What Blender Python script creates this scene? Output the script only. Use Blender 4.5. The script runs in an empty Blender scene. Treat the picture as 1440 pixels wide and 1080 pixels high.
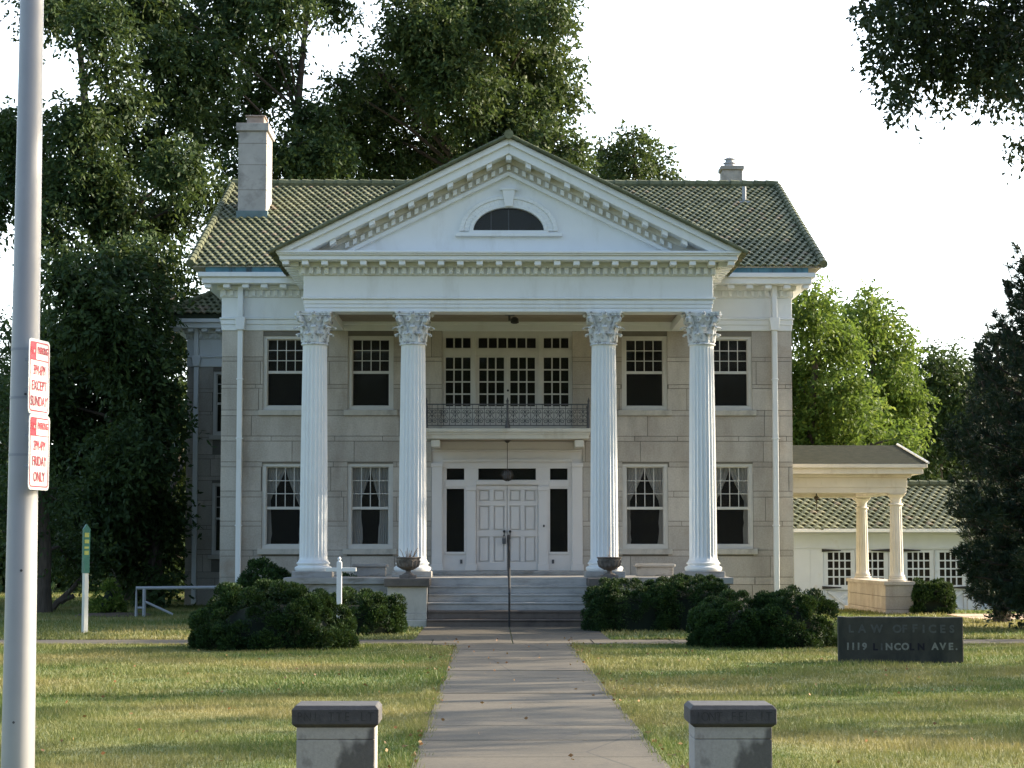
import bpy, math, random
import numpy as np
from mathutils import Vector, Euler
R = math.radians
sc = bpy.context.scene
# ------------------------------------------------------------ camera
FPX = 2900.0
CAM = Vector((-0.40, 0.0, 1.8))
PITCH = math.atan(228 / FPX); YAW = math.atan(29 / FPX)
cd = bpy.data.cameras.new('camera'); cam = bpy.data.objects.new('camera', cd)
sc.collection.objects.link(cam); sc.camera = cam
cam.location = CAM
cam.rotation_euler = (math.pi / 2 + PITCH, 0, -YAW)
cd.sensor_width = 36; cd.lens = FPX / 1440 * 36; cd.clip_start = 0.1; cd.clip_end = 2000
# ------------------------------------------------------------ world, sun, exposure
SUN_EL = R(23); SUN_AZ = R(18)        # azimuth measured from +X, positive is behind the mansion
sv = Vector((math.cos(SUN_AZ) * math.cos(SUN_EL), math.sin(SUN_AZ) * math.cos(SUN_EL), math.sin(SUN_EL)))
w = bpy.data.worlds.new("World"); sc.world = w; w.use_nodes = True
nt = w.node_tree; nt.nodes.clear()
sky = nt.nodes.new('ShaderNodeTexSky'); sky.sky_type = 'NISHITA'; sky.sun_disc = False
sky.sun_elevation = SUN_EL; sky.sun_rotation = math.atan2(sv.x, sv.y)
sky.air_density = 1.0; sky.dust_density = 2.0; sky.ozone_density = 1.0; sky.altitude = 100
bg = nt.nodes.new('ShaderNodeBackground'); bg.inputs['Strength'].default_value = 0.15
wo = nt.nodes.new('ShaderNodeOutputWorld')
# bright hazy sky behind the mansion, on the sun's side of the sky
tcw = nt.nodes.new('ShaderNodeTexCoord'); dt = nt.nodes.new('ShaderNodeVectorMath'); dt.operation = 'DOT_PRODUCT'
dt.inputs[1].default_value = (0.35, 0.93, 0.1); nt.links.new(tcw.outputs['Generated'], dt.inputs[0])
mr = nt.nodes.new('ShaderNodeMapRange'); mr.interpolation_type = 'SMOOTHSTEP'
for k_, v_ in ((1, 0.25), (2, 0.9), (3, 0.0), (4, 1.0)): mr.inputs[k_].default_value = v_
nt.links.new(dt.outputs['Value'], mr.inputs[0])
ad = nt.nodes.new('ShaderNodeMix'); ad.data_type = 'RGBA'; ad.blend_type = 'ADD'
ad.inputs[7].default_value = (5.2, 5.5, 5.5, 1); nt.links.new(mr.outputs[0], ad.inputs[0]); nt.links.new(sky.outputs[0], ad.inputs[6])
nt.links.new(ad.outputs[2], bg.inputs['Color']); nt.links.new(bg.outputs[0], wo.inputs[0])
sl = bpy.data.lights.new('sun', 'SUN'); sl.energy = 5.0; sl.angle = R(0.5); sl.color = (1.0, 0.86, 0.66)
so = bpy.data.objects.new('sun', sl); sc.collection.objects.link(so)
so.rotation_euler = sv.to_track_quat('Z', 'Y').to_euler(); so.location = (20, 20, 30)
sc.view_settings.view_transform = 'Standard'; sc.view_settings.look = 'None'
sc.view_settings.exposure = 1.2; sc.view_settings.gamma = 1
sc.render.engine = 'CYCLES'
try:
    sc.cycles.max_bounces = 8; sc.cycles.transparent_max_bounces = 12
except Exception: pass

# ------------------------------------------------------------ helpers
_cp, _sp = math.cos(PITCH), math.sin(PITCH); _cy, _sy = math.cos(YAW), math.sin(YAW)
FW = Vector((_sy * _cp, _cy * _cp, _sp)); RT = Vector((_cy, -_sy, 0)); UP = RT.cross(FW)
def at(px, py, Y):
    d = FW * FPX + RT * (px - 720) + UP * (540 - py)
    return CAM + d * ((Y - CAM.y) / d.y)

def link(o): sc.collection.objects.link(o); return o
def tag(o, label=None, cat=None, group=None, kind=None):
    if label: o['label'] = label
    if cat: o['category'] = cat
    if group: o['group'] = group
    if kind: o['kind'] = kind
    return o
def thing(name, loc, label, cat, group=None, rz=0):
    o = link(bpy.data.objects.new(name, None)); o.location = loc; o.rotation_euler.z = rz
    o.empty_display_size = 0.3
    return tag(o, label, cat, group)
def wloc(o):
    v = Vector((0, 0, 0))
    while o is not None: v = v + Vector(o.location); o = o.parent
    return v

class MB:
    def __init__(s): s.v = []; s.f = []; s.sm = []; s.c = []; s.col = None
    def _add(s, vs, fs, smooth=False, col=None):
        b = len(s.v); s.v.extend([tuple(q) for q in vs])
        for f in fs:
            s.f.append(tuple(b + i for i in f)); s.sm.append(smooth); s.c.append(col if col is not None else 0.5)
    def box(s, x0, x1, y0, y1, z0, z1, col=None):
        if x0 > x1: x0, x1 = x1, x0
        if y0 > y1: y0, y1 = y1, y0
        if z0 > z1: z0, z1 = z1, z0
        vs = [(x0,y0,z0),(x1,y0,z0),(x1,y1,z0),(x0,y1,z0),(x0,y0,z1),(x1,y0,z1),(x1,y1,z1),(x0,y1,z1)]
        s._add(vs, [(0,3,2,1),(4,5,6,7),(0,1,5,4),(1,2,6,5),(2,3,7,6),(3,0,4,7)], col=col)
        return s
    def prism(s, poly, y0, y1, ax='y', col=None, smooth=False):
        # poly: list of 2D points; ax: axis of extrusion
        n = len(poly)
        def mk(p, t):
            return (p[0], t, p[1]) if ax == 'y' else ((t, p[0], p[1]) if ax == 'x' else (p[0], p[1], t))
        vs = [mk(p, y0) for p in poly] + [mk(p, y1) for p in poly]
        fs = [tuple(range(n))[::-1] if ax == 'y' else tuple(range(n))[::-1], tuple(range(n, 2 * n))]
        for i in range(n):
            j = (i + 1) % n; fs.append((i, j, n + j, n + i))
        s._add(vs, fs, smooth, col); return s
    def tube(s, pts, rad, n=8, cap=True, col=None, smooth=True):
        pts = [Vector(p) for p in pts]; m = len(pts)
        if not isinstance(rad, (list, tuple)): rad = [rad] * m
        vs = []; prev = None
        for i, p in enumerate(pts):
            t = (pts[min(i + 1, m - 1)] - pts[max(i - 1, 0)])
            if t.length < 1e-9: t = Vector((0, 0, 1))
            t.normalize()
            if prev is None:
                a = Vector((1, 0, 0)) if abs(t.x) < 0.8 else Vector((0, 1, 0))
                u = t.cross(a).normalized()
            else:
                u = (prev - t * prev.dot(t))
                u = u.normalized() if u.length > 1e-6 else t.orthogonal().normalized()
            prev = u; v = t.cross(u)
            for k in range(n):
                a = 2 * math.pi * k / n
                vs.append(p + (u * math.cos(a) + v * math.sin(a)) * rad[i])
        fs = []
        for i in range(m - 1):
            for k in range(n):
                k2 = (k + 1) % n
                fs.append((i * n + k, i * n + k2, (i + 1) * n + k2, (i + 1) * n + k))
        if cap: fs.append(tuple(range(n))[::-1]); fs.append(tuple(range((m - 1) * n, m * n)))
        s._add(vs, fs, smooth, col); return s
    def lathe(s, prof, cx=0, cy=0, n=24, fl=None, col=None, smooth=True):
        vs = []; m = len(prof)
        for (r, z) in prof:
            for k in range(n):
                a = 2 * math.pi * k / n
                vs.append((cx + r * math.cos(a), cy + r * math.sin(a), z))
        fs = []
        for i in range(m - 1):
            for k in range(n):
                k2 = (k + 1) % n
                fs.append((i * n + k, i * n + k2, (i + 1) * n + k2, (i + 1) * n + k))
        fs.append(tuple(range(n))[::-1]); fs.append(tuple(range((m - 1) * n, m * n)))
        s._add(vs, fs, smooth, col); return s
    def holes(s, x0, x1, z0, z1, y0, y1, hs, ax='y', col=None):
        xs = sorted(set([x0, x1] + [min(max(h[0], x0), x1) for h in hs] + [min(max(h[1], x0), x1) for h in hs]))
        zs = sorted(set([z0, z1] + [min(max(h[2], z0), z1) for h in hs] + [min(max(h[3], z0), z1) for h in hs]))
        for j in range(len(zs) - 1):
            run = None
            for i in range(len(xs) - 1):
                cx = (xs[i] + xs[i + 1]) / 2; cz = (zs[j] + zs[j + 1]) / 2
                inside = any(h[0] < cx < h[1] and h[2] < cz < h[3] for h in hs)
                if not inside and run is None: run = xs[i]
                if (inside) and run is not None:
                    s._bx(run, xs[i], y0, y1, zs[j], zs[j + 1], ax, col); run = None
            if run is not None: s._bx(run, xs[-1], y0, y1, zs[j], zs[j + 1], ax, col)
        return s
    def _bx(s, u0, u1, y0, y1, z0, z1, ax='y', col=None):
        if ax == 'y': s.box(u0, u1, y0, y1, z0, z1, col)
        else: s.box(y0, y1, u0, u1, z0, z1, col)
    def build(s, name, mat, parent=None, base=None, local=False, smooth=False, bevel=0, attr=False):
        me = bpy.data.meshes.new(name)
        off = Vector((0, 0, 0))
        if not local: off = wloc(parent) if parent is not None else Vector(base or (0, 0, 0))
        vs = [(v[0] - off.x, v[1] - off.y, v[2] - off.z) for v in s.v]
        me.from_pydata(vs, [], s.f)
        me.polygons.foreach_set('use_smooth', s.sm)
        if attr:
            a = me.attributes.new('tint', 'FLOAT', 'FACE'); a.data.foreach_set('value', np.array(s.c, dtype=np.float32))
        me.update()
        if any(s.sm): me.set_sharp_from_angle(angle=R(38))
        me.materials.append(mat)
        o = link(bpy.data.objects.new(name, me))
        if parent is not None: o.parent = parent
        elif base is not None and not local: o.location = base
        elif base is not None: o.location = base
        if bevel:
            b = o.modifiers.new('bevel', 'BEVEL'); b.width = bevel; b.segments = 1; b.limit_method = 'ANGLE'; b.angle_limit = R(50)
        return o

def copy_tree(o, parent=None):
    c = o.copy(); sc.collection.objects.link(c); c.parent = parent
    for ch in list(o.children): copy_tree(ch, c)
    return c

def text_mesh(txt, size, mat, name, parent, loc, rot=(math.pi / 2, 0, 0), depth=0.002, sx=1.0, off=0.0, align='CENTER'):
    cu = bpy.data.curves.new('t', 'FONT'); cu.body = txt; cu.size = size; cu.extrude = depth; cu.offset = off
    cu.align_x = align; cu.align_y = 'CENTER'; cu.resolution_u = 3
    o = bpy.data.objects.new('t', cu); sc.collection.objects.link(o)
    bpy.context.view_layer.update()
    dg = bpy.context.evaluated_depsgraph_get()
    me = bpy.data.meshes.new_from_object(o.evaluated_get(dg))
    bpy.data.objects.remove(o); bpy.data.curves.remove(cu)
    me.materials.clear(); me.materials.append(mat); me.name = name
    q = link(bpy.data.objects.new(name, me)); q.parent = parent; q.location = loc; q.rotation_euler = rot; q.scale = (sx, 1, 1)
    return q

# ------------------------------------------------------------ materials
def newmat(name):
    m = bpy.data.materials.new(name); m.use_nodes = True
    n = m.node_tree.nodes; l = m.node_tree.links
    return m, n, l, n['Principled BSDF']
def ramp(n, l, fac, stops):
    r = n.new('ShaderNodeValToRGB'); e = r.color_ramp.elements
    while len(e) < len(stops): e.new(0.5)
    for k, (p, c) in enumerate(stops):
        e[k].position = p; e[k].color = (c[0], c[1], c[2], 1) if not isinstance(c, (int, float)) else (c, c, c, 1)
    l.new(fac, r.inputs['Fac']); return r.outputs['Color']
def noise(n, l, scale, detail=4, rough=0.55, stretch=None, coord='Object', dist=0.0):
    tc = n.new('ShaderNodeTexCoord'); src = tc.outputs[coord]
    if stretch:
        mp = n.new('ShaderNodeMapping'); mp.inputs['Scale'].default_value = stretch; l.new(src, mp.inputs['Vector']); src = mp.outputs[0]
    t = n.new('ShaderNodeTexNoise'); t.inputs['Scale'].default_value = scale; t.inputs['Detail'].default_value = detail
    t.inputs['Roughness'].default_value = rough; t.inputs['Distortion'].default_value = dist
    l.new(src, t.inputs['Vector']); return t.outputs['Fac']
def mix(n, l, fac, a, b, mode='MIX'):
    m = n.new('ShaderNodeMix'); m.data_type = 'RGBA'; m.blend_type = mode
    if isinstance(fac, (int, float)): m.inputs[0].default_value = fac
    else: l.new(fac, m.inputs[0])
    for k, q in ((6, a), (7, b)):
        if isinstance(q, (tuple, list)): m.inputs[k].default_value = (q[0], q[1], q[2], 1)
        else: l.new(q, m.inputs[k])
    return m.outputs[2]
def attr(n, name='tint'):
    a = n.new('ShaderNodeAttribute'); a.attribute_name = name; return a.outputs['Fac']
def bump(n, l, bs, h, strength=0.3, dist=0.02):
    b = n.new('ShaderNodeBump'); b.inputs['Strength'].default_value = strength; b.inputs['Distance'].default_value = dist
    l.new(h, b.inputs['Height']); l.new(b.outputs[0], bs.inputs['Normal'])
def simple(name, c, rough=0.6, var=0.15, scale=3.0, stretch=None, metal=0, dirt=None, dirt_t=(0.5, 0.7), dscale=1.2, dstretch=None, bmp=0):
    m, n, l, b = newmat(name)
    f = noise(n, l, scale, 5, 0.6, stretch)
    lo = tuple(x * (1 - var) for x in c); hi = tuple(min(1, x * (1 + var)) for x in c)
    col = ramp(n, l, f, [(0.3, lo), (0.7, hi)])
    if dirt:
        d = noise(n, l, dscale, 6, 0.65, dstretch)
        dm = ramp(n, l, d, [(dirt_t[0], 0.0), (dirt_t[1], 1.0)])
        col = mix(n, l, dm, col, dirt)
    l.new(col, b.inputs['Base Color']); b.inputs['Roughness'].default_value = rough; b.inputs['Metallic'].default_value = metal
    if bmp: bump(n, l, b, noise(n, l, scale * 8, 4), bmp, 0.01)
    return m
M = {}
M['white'] = simple('white_paint', (0.77, 0.785, 0.78), 0.55, 0.03, 1.5, dirt=(0.62, 0.62, 0.59), dirt_t=(0.55, 0.85), dscale=2.2, dstretch=(1, 1, 0.25))
M['cream'] = simple('aged_cream_paint', (0.62, 0.59, 0.51), 0.6, 0.08, 1.5, dirt=(0.38, 0.32, 0.23), dirt_t=(0.55, 0.85), dscale=2.5, dstretch=(1, 1, 0.4))
M['capital'] = simple('weathered_white_paint', (0.66, 0.68, 0.69), 0.6, 0.15, 6, dirt=(0.20, 0.20, 0.20), dirt_t=(0.50, 0.66), dscale=9)
M['door_white'] = simple('door_paint', (0.68, 0.645, 0.61), 0.45, 0.04, 2)
M['frame'] = simple('sash_paint', (0.58, 0.56, 0.51), 0.5, 0.06, 3)
M['ceil'] = simple('porch_ceiling_paint', (0.30, 0.255, 0.19), 0.7, 0.12, 1.0, dirt=(0.25, 0.15, 0.08), dirt_t=(0.62, 0.82), dscale=0.9)
def stone_mat(name, lo, hi, stain):
    m, n, l, b = newmat(name)
    t = attr(n)
    base = ramp(n, l, t, [(0.0, lo), (1.0, hi)])
    f = noise(n, l, 1.3, 6, 0.65, (1, 1, 0.35))
    c = mix(n, l, ramp(n, l, f, [(0.42, 0.0), (0.74, 0.85)]), base, stain)
    rust = noise(n, l, 0.8, 5, 0.6, (1, 1, 1.6)); c = mix(n, l, ramp(n, l, rust, [(0.60, 0.0), (0.72, 0.35)]), c, (0.30, 0.20, 0.13))
    g = noise(n, l, 26, 3, 0.6)
    c = mix(n, l, 0.35, c, ramp(n, l, g, [(0.3, 0.35), (0.7, 0.65)]), 'OVERLAY')
    l.new(c, b.inputs['Base Color']); b.inputs['Roughness'].default_value = 0.85
    bump(n, l, b, g, 0.25, 0.01)
    return m
M['stone'] = stone_mat('limestone_blocks', (0.42, 0.383, 0.33), (0.54, 0.495, 0.43), (0.28, 0.24, 0.195))
M['mortar'] = simple('mortar', (0.17, 0.155, 0.13), 0.9, 0.1, 4)
M['stone_plain'] = simple('limestone_trim', (0.47, 0.44, 0.38), 0.85, 0.1, 2.0, dirt=(0.30, 0.28, 0.24), dirt_t=(0.5, 0.75), dscale=3, dstretch=(1, 1, .5), bmp=0.15)
M['grey_stone'] = simple('grey_stone', (0.34, 0.33, 0.31), 0.85, 0.12, 3.0, dirt=(0.17, 0.15, 0.12), dirt_t=(0.5, 0.7), dscale=2, dstretch=(1, 1, 3), bmp=0.2)
M['step_stone'] = simple('pale_step_stone', (0.43, 0.405, 0.37), 0.85, 0.10, 3.0, dirt=(0.24, 0.23, 0.21), dirt_t=(0.5, 0.75), dscale=2, dstretch=(1, 1, 3), bmp=0.2)
M['chimney'] = simple('chimney_stone', (0.40, 0.375, 0.345), 0.85, 0.12, 2.0, dirt=(0.20, 0.185, 0.17), dirt_t=(0.48, 0.66), dscale=1.1, bmp=0.2)
M['dark_stone'] = simple('dark_stone', (0.12, 0.105, 0.09), 0.85, 0.2, 4, dirt=(0.06, 0.05, 0.045), dscale=3, bmp=0.2)
M['step_dark'] = simple('brown_step_stone', (0.15, 0.115, 0.09), 0.8, 0.2, 3, dirt=(0.08, 0.06, 0.05), dscale=2, bmp=0.2)
M['iron'] = simple('black_iron', (0.02, 0.02, 0.02), 0.5, 0.3, 8)
M['iron_grey'] = simple('weathered_iron', (0.08, 0.08, 0.085), 0.6, 0.3, 8)
M['copper'] = simple('copper_patina', (0.07, 0.19, 0.25), 0.6, 0.35, 2.5, dirt=(0.03, 0.05, 0.06), dirt_t=(0.55, 0.62), dscale=1.8, dstretch=(1, 1, 0.2))
M['flash'] = simple('green_flashing', (0.14, 0.20, 0.20), 0.6, 0.2, 3)
M['urn'] = simple('urn_stone', (0.17, 0.145, 0.125), 0.85, 0.2, 6, dirt=(0.07, 0.06, 0.05), dscale=5, bmp=0.2)
M['garage'] = simple('garage_boards', (0.60, 0.66, 0.72), 0.6, 0.05, 2, dirt=(0.45, 0.44, 0.40), dirt_t=(0.6, 0.85), dscale=2)
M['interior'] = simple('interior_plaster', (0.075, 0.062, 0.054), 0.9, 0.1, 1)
M['curtain'] = simple('sheer_curtain', (0.80, 0.77, 0.73), 0.9, 0.08, 5, (3, 3, 0.2))
M['twig'] = simple('dry_twigs', (0.28, 0.19, 0.12), 0.9, 0.2, 10)
M['mast'] = simple('painted_aluminium', (0.42, 0.42, 0.42), 0.42, 0.05, 3, dirt=(0.30, 0.30, 0.29), dirt_t=(0.6, 0.75), dscale=3, dstretch=(1, 1, .3))
M['galv'] = simple('galvanised_pipe', (0.33, 0.34, 0.36), 0.5, 0.1, 4)
M['sign_white'] = simple('sign_sheeting', (0.72, 0.73, 0.70), 0.4, 0.04, 5)
M['sign_red'] = simple('sign_red', (0.50, 0.02, 0.05), 0.5, 0.1, 5)
M['green_sign'] = simple('green_sign', (0.01, 0.13, 0.10), 0.4, 0.1, 5)
M['yellow_mark'] = simple('yellow_mark', (0.32, 0.36, 0.08), 0.5, 0.2, 5)
M['asphalt'] = simple('asphalt', (0.05, 0.05, 0.052), 0.9, 0.2, 20, bmp=0.3)
M['gravel'] = simple('tan_drive', (0.52, 0.36, 0.24), 0.9, 0.15, 6, bmp=0.2)
M['shingle'] = simple('brown_shingle', (0.022, 0.024, 0.015), 0.9, 0.5, 7, (1, 3, 3), dirt=(0.040, 0.040, 0.026), dirt_t=(0.5, 0.62), dscale=5, dstretch=(1, 2, 2), bmp=0.6)
M['shingle'].node_tree.nodes['Principled BSDF'].inputs['Specular IOR Level'].default_value = 0.05
M['bark'] = simple('bark', (0.075, 0.058, 0.045), 0.95, 0.4, 5, (3, 3, 0.5), bmp=0.6)
M['soil'] = simple('soil', (0.09, 0.06, 0.04), 0.95, 0.3, 6, bmp=0.4)
M['lamp_glass'] = simple('frosted_glass', (0.62, 0.63, 0.60), 0.3, 0.05, 4)
M['bell_metal'] = simple('dark_bronze', (0.06, 0.05, 0.04), 0.45, 0.2, 6, metal=0.6)
M['letter'] = simple('worn_white_letter', (0.24, 0.24, 0.20), 0.8, 0.3, 14, dirt=(0.07, 0.07, 0.06), dirt_t=(0.54, 0.68), dscale=13)
M['letter_faint'] = simple('faint_letter', (0.085, 0.09, 0.08), 0.85, 0.3, 14)
M['letter_dark'] = simple('letter_scar', (0.012, 0.011, 0.016), 0.9, 0.2, 10)
M['carved'] = simple('carved_letter', (0.05, 0.048, 0.048), 0.9, 0.3, 14)
M['far_grey'] = simple('far_stucco', (0.30, 0.30, 0.31), 0.8, 0.1, 1)
M['far_brick'] = simple('far_brick', (0.14, 0.09, 0.075), 0.8, 0.2, 2)
M['terracotta'] = simple('clay_pot', (0.30, 0.24, 0.20), 0.85, 0.15, 4)
# glass
m, n, l, b = newmat('window_glass')
b.inputs['Base Color'].default_value = (0.04, 0.038, 0.035, 1); b.inputs['Roughness'].default_value = 0.06
tr = n.new('ShaderNodeBsdfTransparent'); tr.inputs[0].default_value = (0.85, 0.86, 0.85, 1)
mx = n.new('ShaderNodeMixShader'); mx.inputs[0].default_value = 0.42
l.new(tr.outputs[0], mx.inputs[1]); l.new(b.outputs[0], mx.inputs[2]); l.new(mx.outputs[0], n['Material Output'].inputs[0])
bump(n, l, b, noise(n, l, 1.6, 2), 0.16, 0.05)
M['glass'] = m
# roof tile
def tile_mat(name, cols):
    m, n, l, b = newmat(name)
    base = ramp(n, l, attr(n), cols)
    f = noise(n, l, 14, 4, 0.6)
    c = mix(n, l, ramp(n, l, f, [(0.40, 0.0), (0.75, 0.6)]), base, (0.035, 0.05, 0.03))
    pt = noise(n, l, 0.55, 5, 0.6); c = mix(n, l, ramp(n, l, pt, [(0.42, 0.0), (0.66, 0.55)]), c, (0.075, 0.085, 0.05))
    l.new(c, b.inputs['Base Color']); b.inputs['Roughness'].default_value = 0.7; b.inputs['Specular IOR Level'].default_value = 0.2
    return m
M['tile'] = tile_mat('glazed_green_tile', [(0.0, (0.105, 0.115, 0.062)), (0.45, (0.17, 0.18, 0.10)), (0.88, (0.25, 0.245, 0.145)), (0.985, (0.23, 0.18, 0.12))])
M['tile_dark'] = tile_mat('weathered_tile', [(0.0, (0.05, 0.06, 0.035)), (0.5, (0.12, 0.13, 0.08)), (1.0, (0.22, 0.20, 0.13))])
# concrete walk
m, n, l, b = newmat('concrete_walk')
f1 = noise(n, l, 0.45, 6, 0.65, (0.6, 1, 1)); f2 = noise(n, l, 30, 4, 0.7); f3 = noise(n, l, 2.2, 5, 0.7)
c = ramp(n, l, f1, [(0.3, (0.066, 0.055, 0.038)), (0.7, (0.120, 0.101, 0.071))])
c = mix(n, l, ramp(n, l, f3, [(0.52, 0.0), (0.72, 0.6)]), c, (0.06, 0.052, 0.045))
tcv = n.new('ShaderNodeTexCoord'); vo = n.new('ShaderNodeTexVoronoi'); vo.feature = 'DISTANCE_TO_EDGE'; vo.inputs['Scale'].default_value = 0.33; l.new(tcv.outputs['Object'], vo.inputs['Vector'])
c = mix(n, l, ramp(n, l, vo.outputs['Distance'], [(0.0, 0.75), (0.006, 0.0)]), c, (0.03, 0.027, 0.024))
c = mix(n, l, 0.45, c, ramp(n, l, f2, [(0.3, 0.25), (0.7, 0.75)]), 'OVERLAY')
l.new(c, b.inputs['Base Color']); b.inputs['Roughness'].default_value = 0.85; bump(n, l, b, f2, 0.4, 0.01)
M['walk'] = m
# pier concrete with big dark stains
m, n, l, b = newmat('stained_concrete')
f1 = noise(n, l, 3.2, 4, 0.5, (1, 1, 0.55)); f2 = noise(n, l, 40, 4, 0.7)
c = ramp(n, l, f1, [(0.52, (0.40, 0.375, 0.34)), (0.60, (0.13, 0.12, 0.11))])
c = mix(n, l, 0.3, c, ramp(n, l, f2, [(0.3, 0.3), (0.7, 0.7)]), 'OVERLAY')
l.new(c, b.inputs['Base Color']); b.inputs['Roughness'].default_value = 0.85; bump(n, l, b, f2, 0.3, 0.01)
M['pier'] = m
M['cap'] = simple('dark_cap_stone', (0.065, 0.062, 0.062), 0.75, 0.25, 8, dirt=(0.10, 0.095, 0.09), dirt_t=(0.55, 0.75), dscale=4, bmp=0.35)
M['sign_slab'] = simple('mossy_dark_slab', (0.050, 0.048, 0.036), 0.85, 0.25, 4, dirt=(0.022, 0.026, 0.02), dirt_t=(0.5, 0.7), dscale=1.8, dstretch=(1.5, 1, 0.6), bmp=0.2)
# lawn ground + blades share the position noise
def grass_mat(name, blade):
    m, n, l, b = newmat(name)
    g = n.new('ShaderNodeNewGeometry')
    def wn(sc_, det=4, st=(1, 1, 1)):
        mp = n.new('ShaderNodeMapping'); mp.inputs['Scale'].default_value = st; l.new(g.outputs['Position'], mp.inputs['Vector'])
        t = n.new('ShaderNodeTexNoise'); t.inputs['Scale'].default_value = sc_; t.inputs['Detail'].default_value = det; t.inputs['Roughness'].default_value = 0.6
        l.new(mp.outputs[0], t.inputs['Vector']); return t.outputs['Fac']
    a = wn(0.30, 6, (0.7, 1.0, 0)); q = wn(1.9, 5, (1, 1, 0)); s = wn(9, 3, (1, 1, 0))
    green = ramp(n, l, q, [(0.3, (0.062, 0.115, 0.018)), (0.7, (0.13, 0.18, 0.035))])
    dry = ramp(n, l, q, [(0.3, (0.22, 0.20, 0.065)), (0.7, (0.34, 0.29, 0.11))])
    c = mix(n, l, ramp(n, l, a, [(0.43, 0.03), (0.62, 0.88)]), green, dry)
    if blade:
        c = mix(n, l, ramp(n, l, attr(n), [(0.55, 0.0), (1.0, 0.75)]), c, (0.27, 0.25, 0.09))
        l.new(c, b.inputs['Base Color']); b.inputs['Roughness'].default_value = 0.6
        tl = n.new('ShaderNodeBsdfTranslucent'); l.new(c, tl.inputs[0])
        mx = n.new('ShaderNodeMixShader'); mx.inputs[0].default_value = 0.35
        l.new(b.outputs[0], mx.inputs[1]); l.new(tl.outputs[0], mx.inputs[2]); l.new(mx.outputs[0], n['Material Output'].inputs[0])
    else:
        c = mix(n, l, ramp(n, l, s, [(0.5, 0.0), (0.8, 0.5)]), c, (0.10, 0.075, 0.045))
        l.new(c, b.inputs['Base Color']); b.inputs['Roughness'].default_value = 0.95; bump(n, l, b, s, 0.6, 0.03)
    return m
M['lawn'] = grass_mat('lawn_ground', False); M['blade'] = grass_mat('grass_blades', True)
def leaf_mat(name, lo, mid, hi, tl_f=0.35):
    m, n, l, b = newmat(name)
    c = ramp(n, l, attr(n), [(0.0, lo), (0.5, mid), (1.0, hi)])
    l.new(c, b.inputs['Base Color']); b.inputs['Roughness'].default_value = 0.6
    b.inputs['Specular IOR Level'].default_value = 0.25
    tl = n.new('ShaderNodeBsdfTranslucent'); l.new(mix(n, l, 0.35, c, (0.14, 0.18, 0.03)), tl.inputs[0])
    mx = n.new('ShaderNodeMixShader'); mx.inputs[0].default_value = tl_f
    l.new(b.outputs[0], mx.inputs[1]); l.new(tl.outputs[0], mx.inputs[2]); l.new(mx.outputs[0], n['Material Output'].inputs[0])
    return m
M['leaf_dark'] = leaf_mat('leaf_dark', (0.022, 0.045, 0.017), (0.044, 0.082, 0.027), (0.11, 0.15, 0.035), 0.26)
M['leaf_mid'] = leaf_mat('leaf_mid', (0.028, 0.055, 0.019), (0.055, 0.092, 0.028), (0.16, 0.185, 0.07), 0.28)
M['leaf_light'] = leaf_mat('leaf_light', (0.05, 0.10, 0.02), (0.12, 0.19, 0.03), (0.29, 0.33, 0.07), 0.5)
M['leaf_maple'] = leaf_mat('leaf_maple', (0.018, 0.034, 0.014), (0.032, 0.052, 0.02), (0.06, 0.08, 0.025), 0.12)
M['needle'] = leaf_mat('pine_needle', (0.012, 0.026, 0.018), (0.022, 0.042, 0.024), (0.045, 0.075, 0.035), 0.1)
M['yew'] = leaf_mat('yew_leaf', (0.010, 0.028, 0.009), (0.022, 0.054, 0.014), (0.055, 0.11, 0.024), 0.15)
M['deadleaf'] = leaf_mat('dead_leaf', (0.16, 0.07, 0.03), (0.25, 0.12, 0.05), (0.38, 0.24, 0.10), 0.1)
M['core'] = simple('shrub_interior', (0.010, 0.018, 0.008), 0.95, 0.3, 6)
# ============================================================ setting
def gz(x, y):
    t = min(max((y - 57) / 6, 0), 1) * min(max((x - 8.5) / 2, 0), 1)
    return -0.36 * t * t * (3 - 2 * t)
xs = np.unique(np.concatenate([np.linspace(-500, -30, 12), np.linspace(-30, 30, 61), np.linspace(30, 500, 12)]))
ys = np.unique(np.concatenate([np.linspace(11.45, 90, 100), np.linspace(90, 900, 20)]))
g = MB(); vs = [(x, y, gz(x, y)) for y in ys for x in xs]; nx = len(xs)
g._add(vs, [(j * nx + i, j * nx + i + 1, (j + 1) * nx + i + 1, (j + 1) * nx + i) for j in range(len(ys) - 1) for i in range(nx - 1)], True)
tag(g.build('ground', M['lawn'], base=(0, 0, 0)), kind='structure')
g = MB(); g._add([(-500, -500, -.15), (500, -500, -.15), (500, 11.3, -.15), (-500, 11.3, -.15)], [(0, 1, 2, 3)])
tag(g.build('road', M['asphalt'], base=(0, 0, 0)), kind='structure')
tag(MB().box(-80, 80, 11.3, 11.45, -.3, 0.006).build('kerb', M['grey_stone'], base=(0, 0, 0), bevel=.01), kind='structure')
tag(MB().box(-80, 80, 13.0, 14.6, -.2, 0.02).build('pavement', M['walk'], base=(0, 0, 0), bevel=.01), kind='structure')
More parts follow.
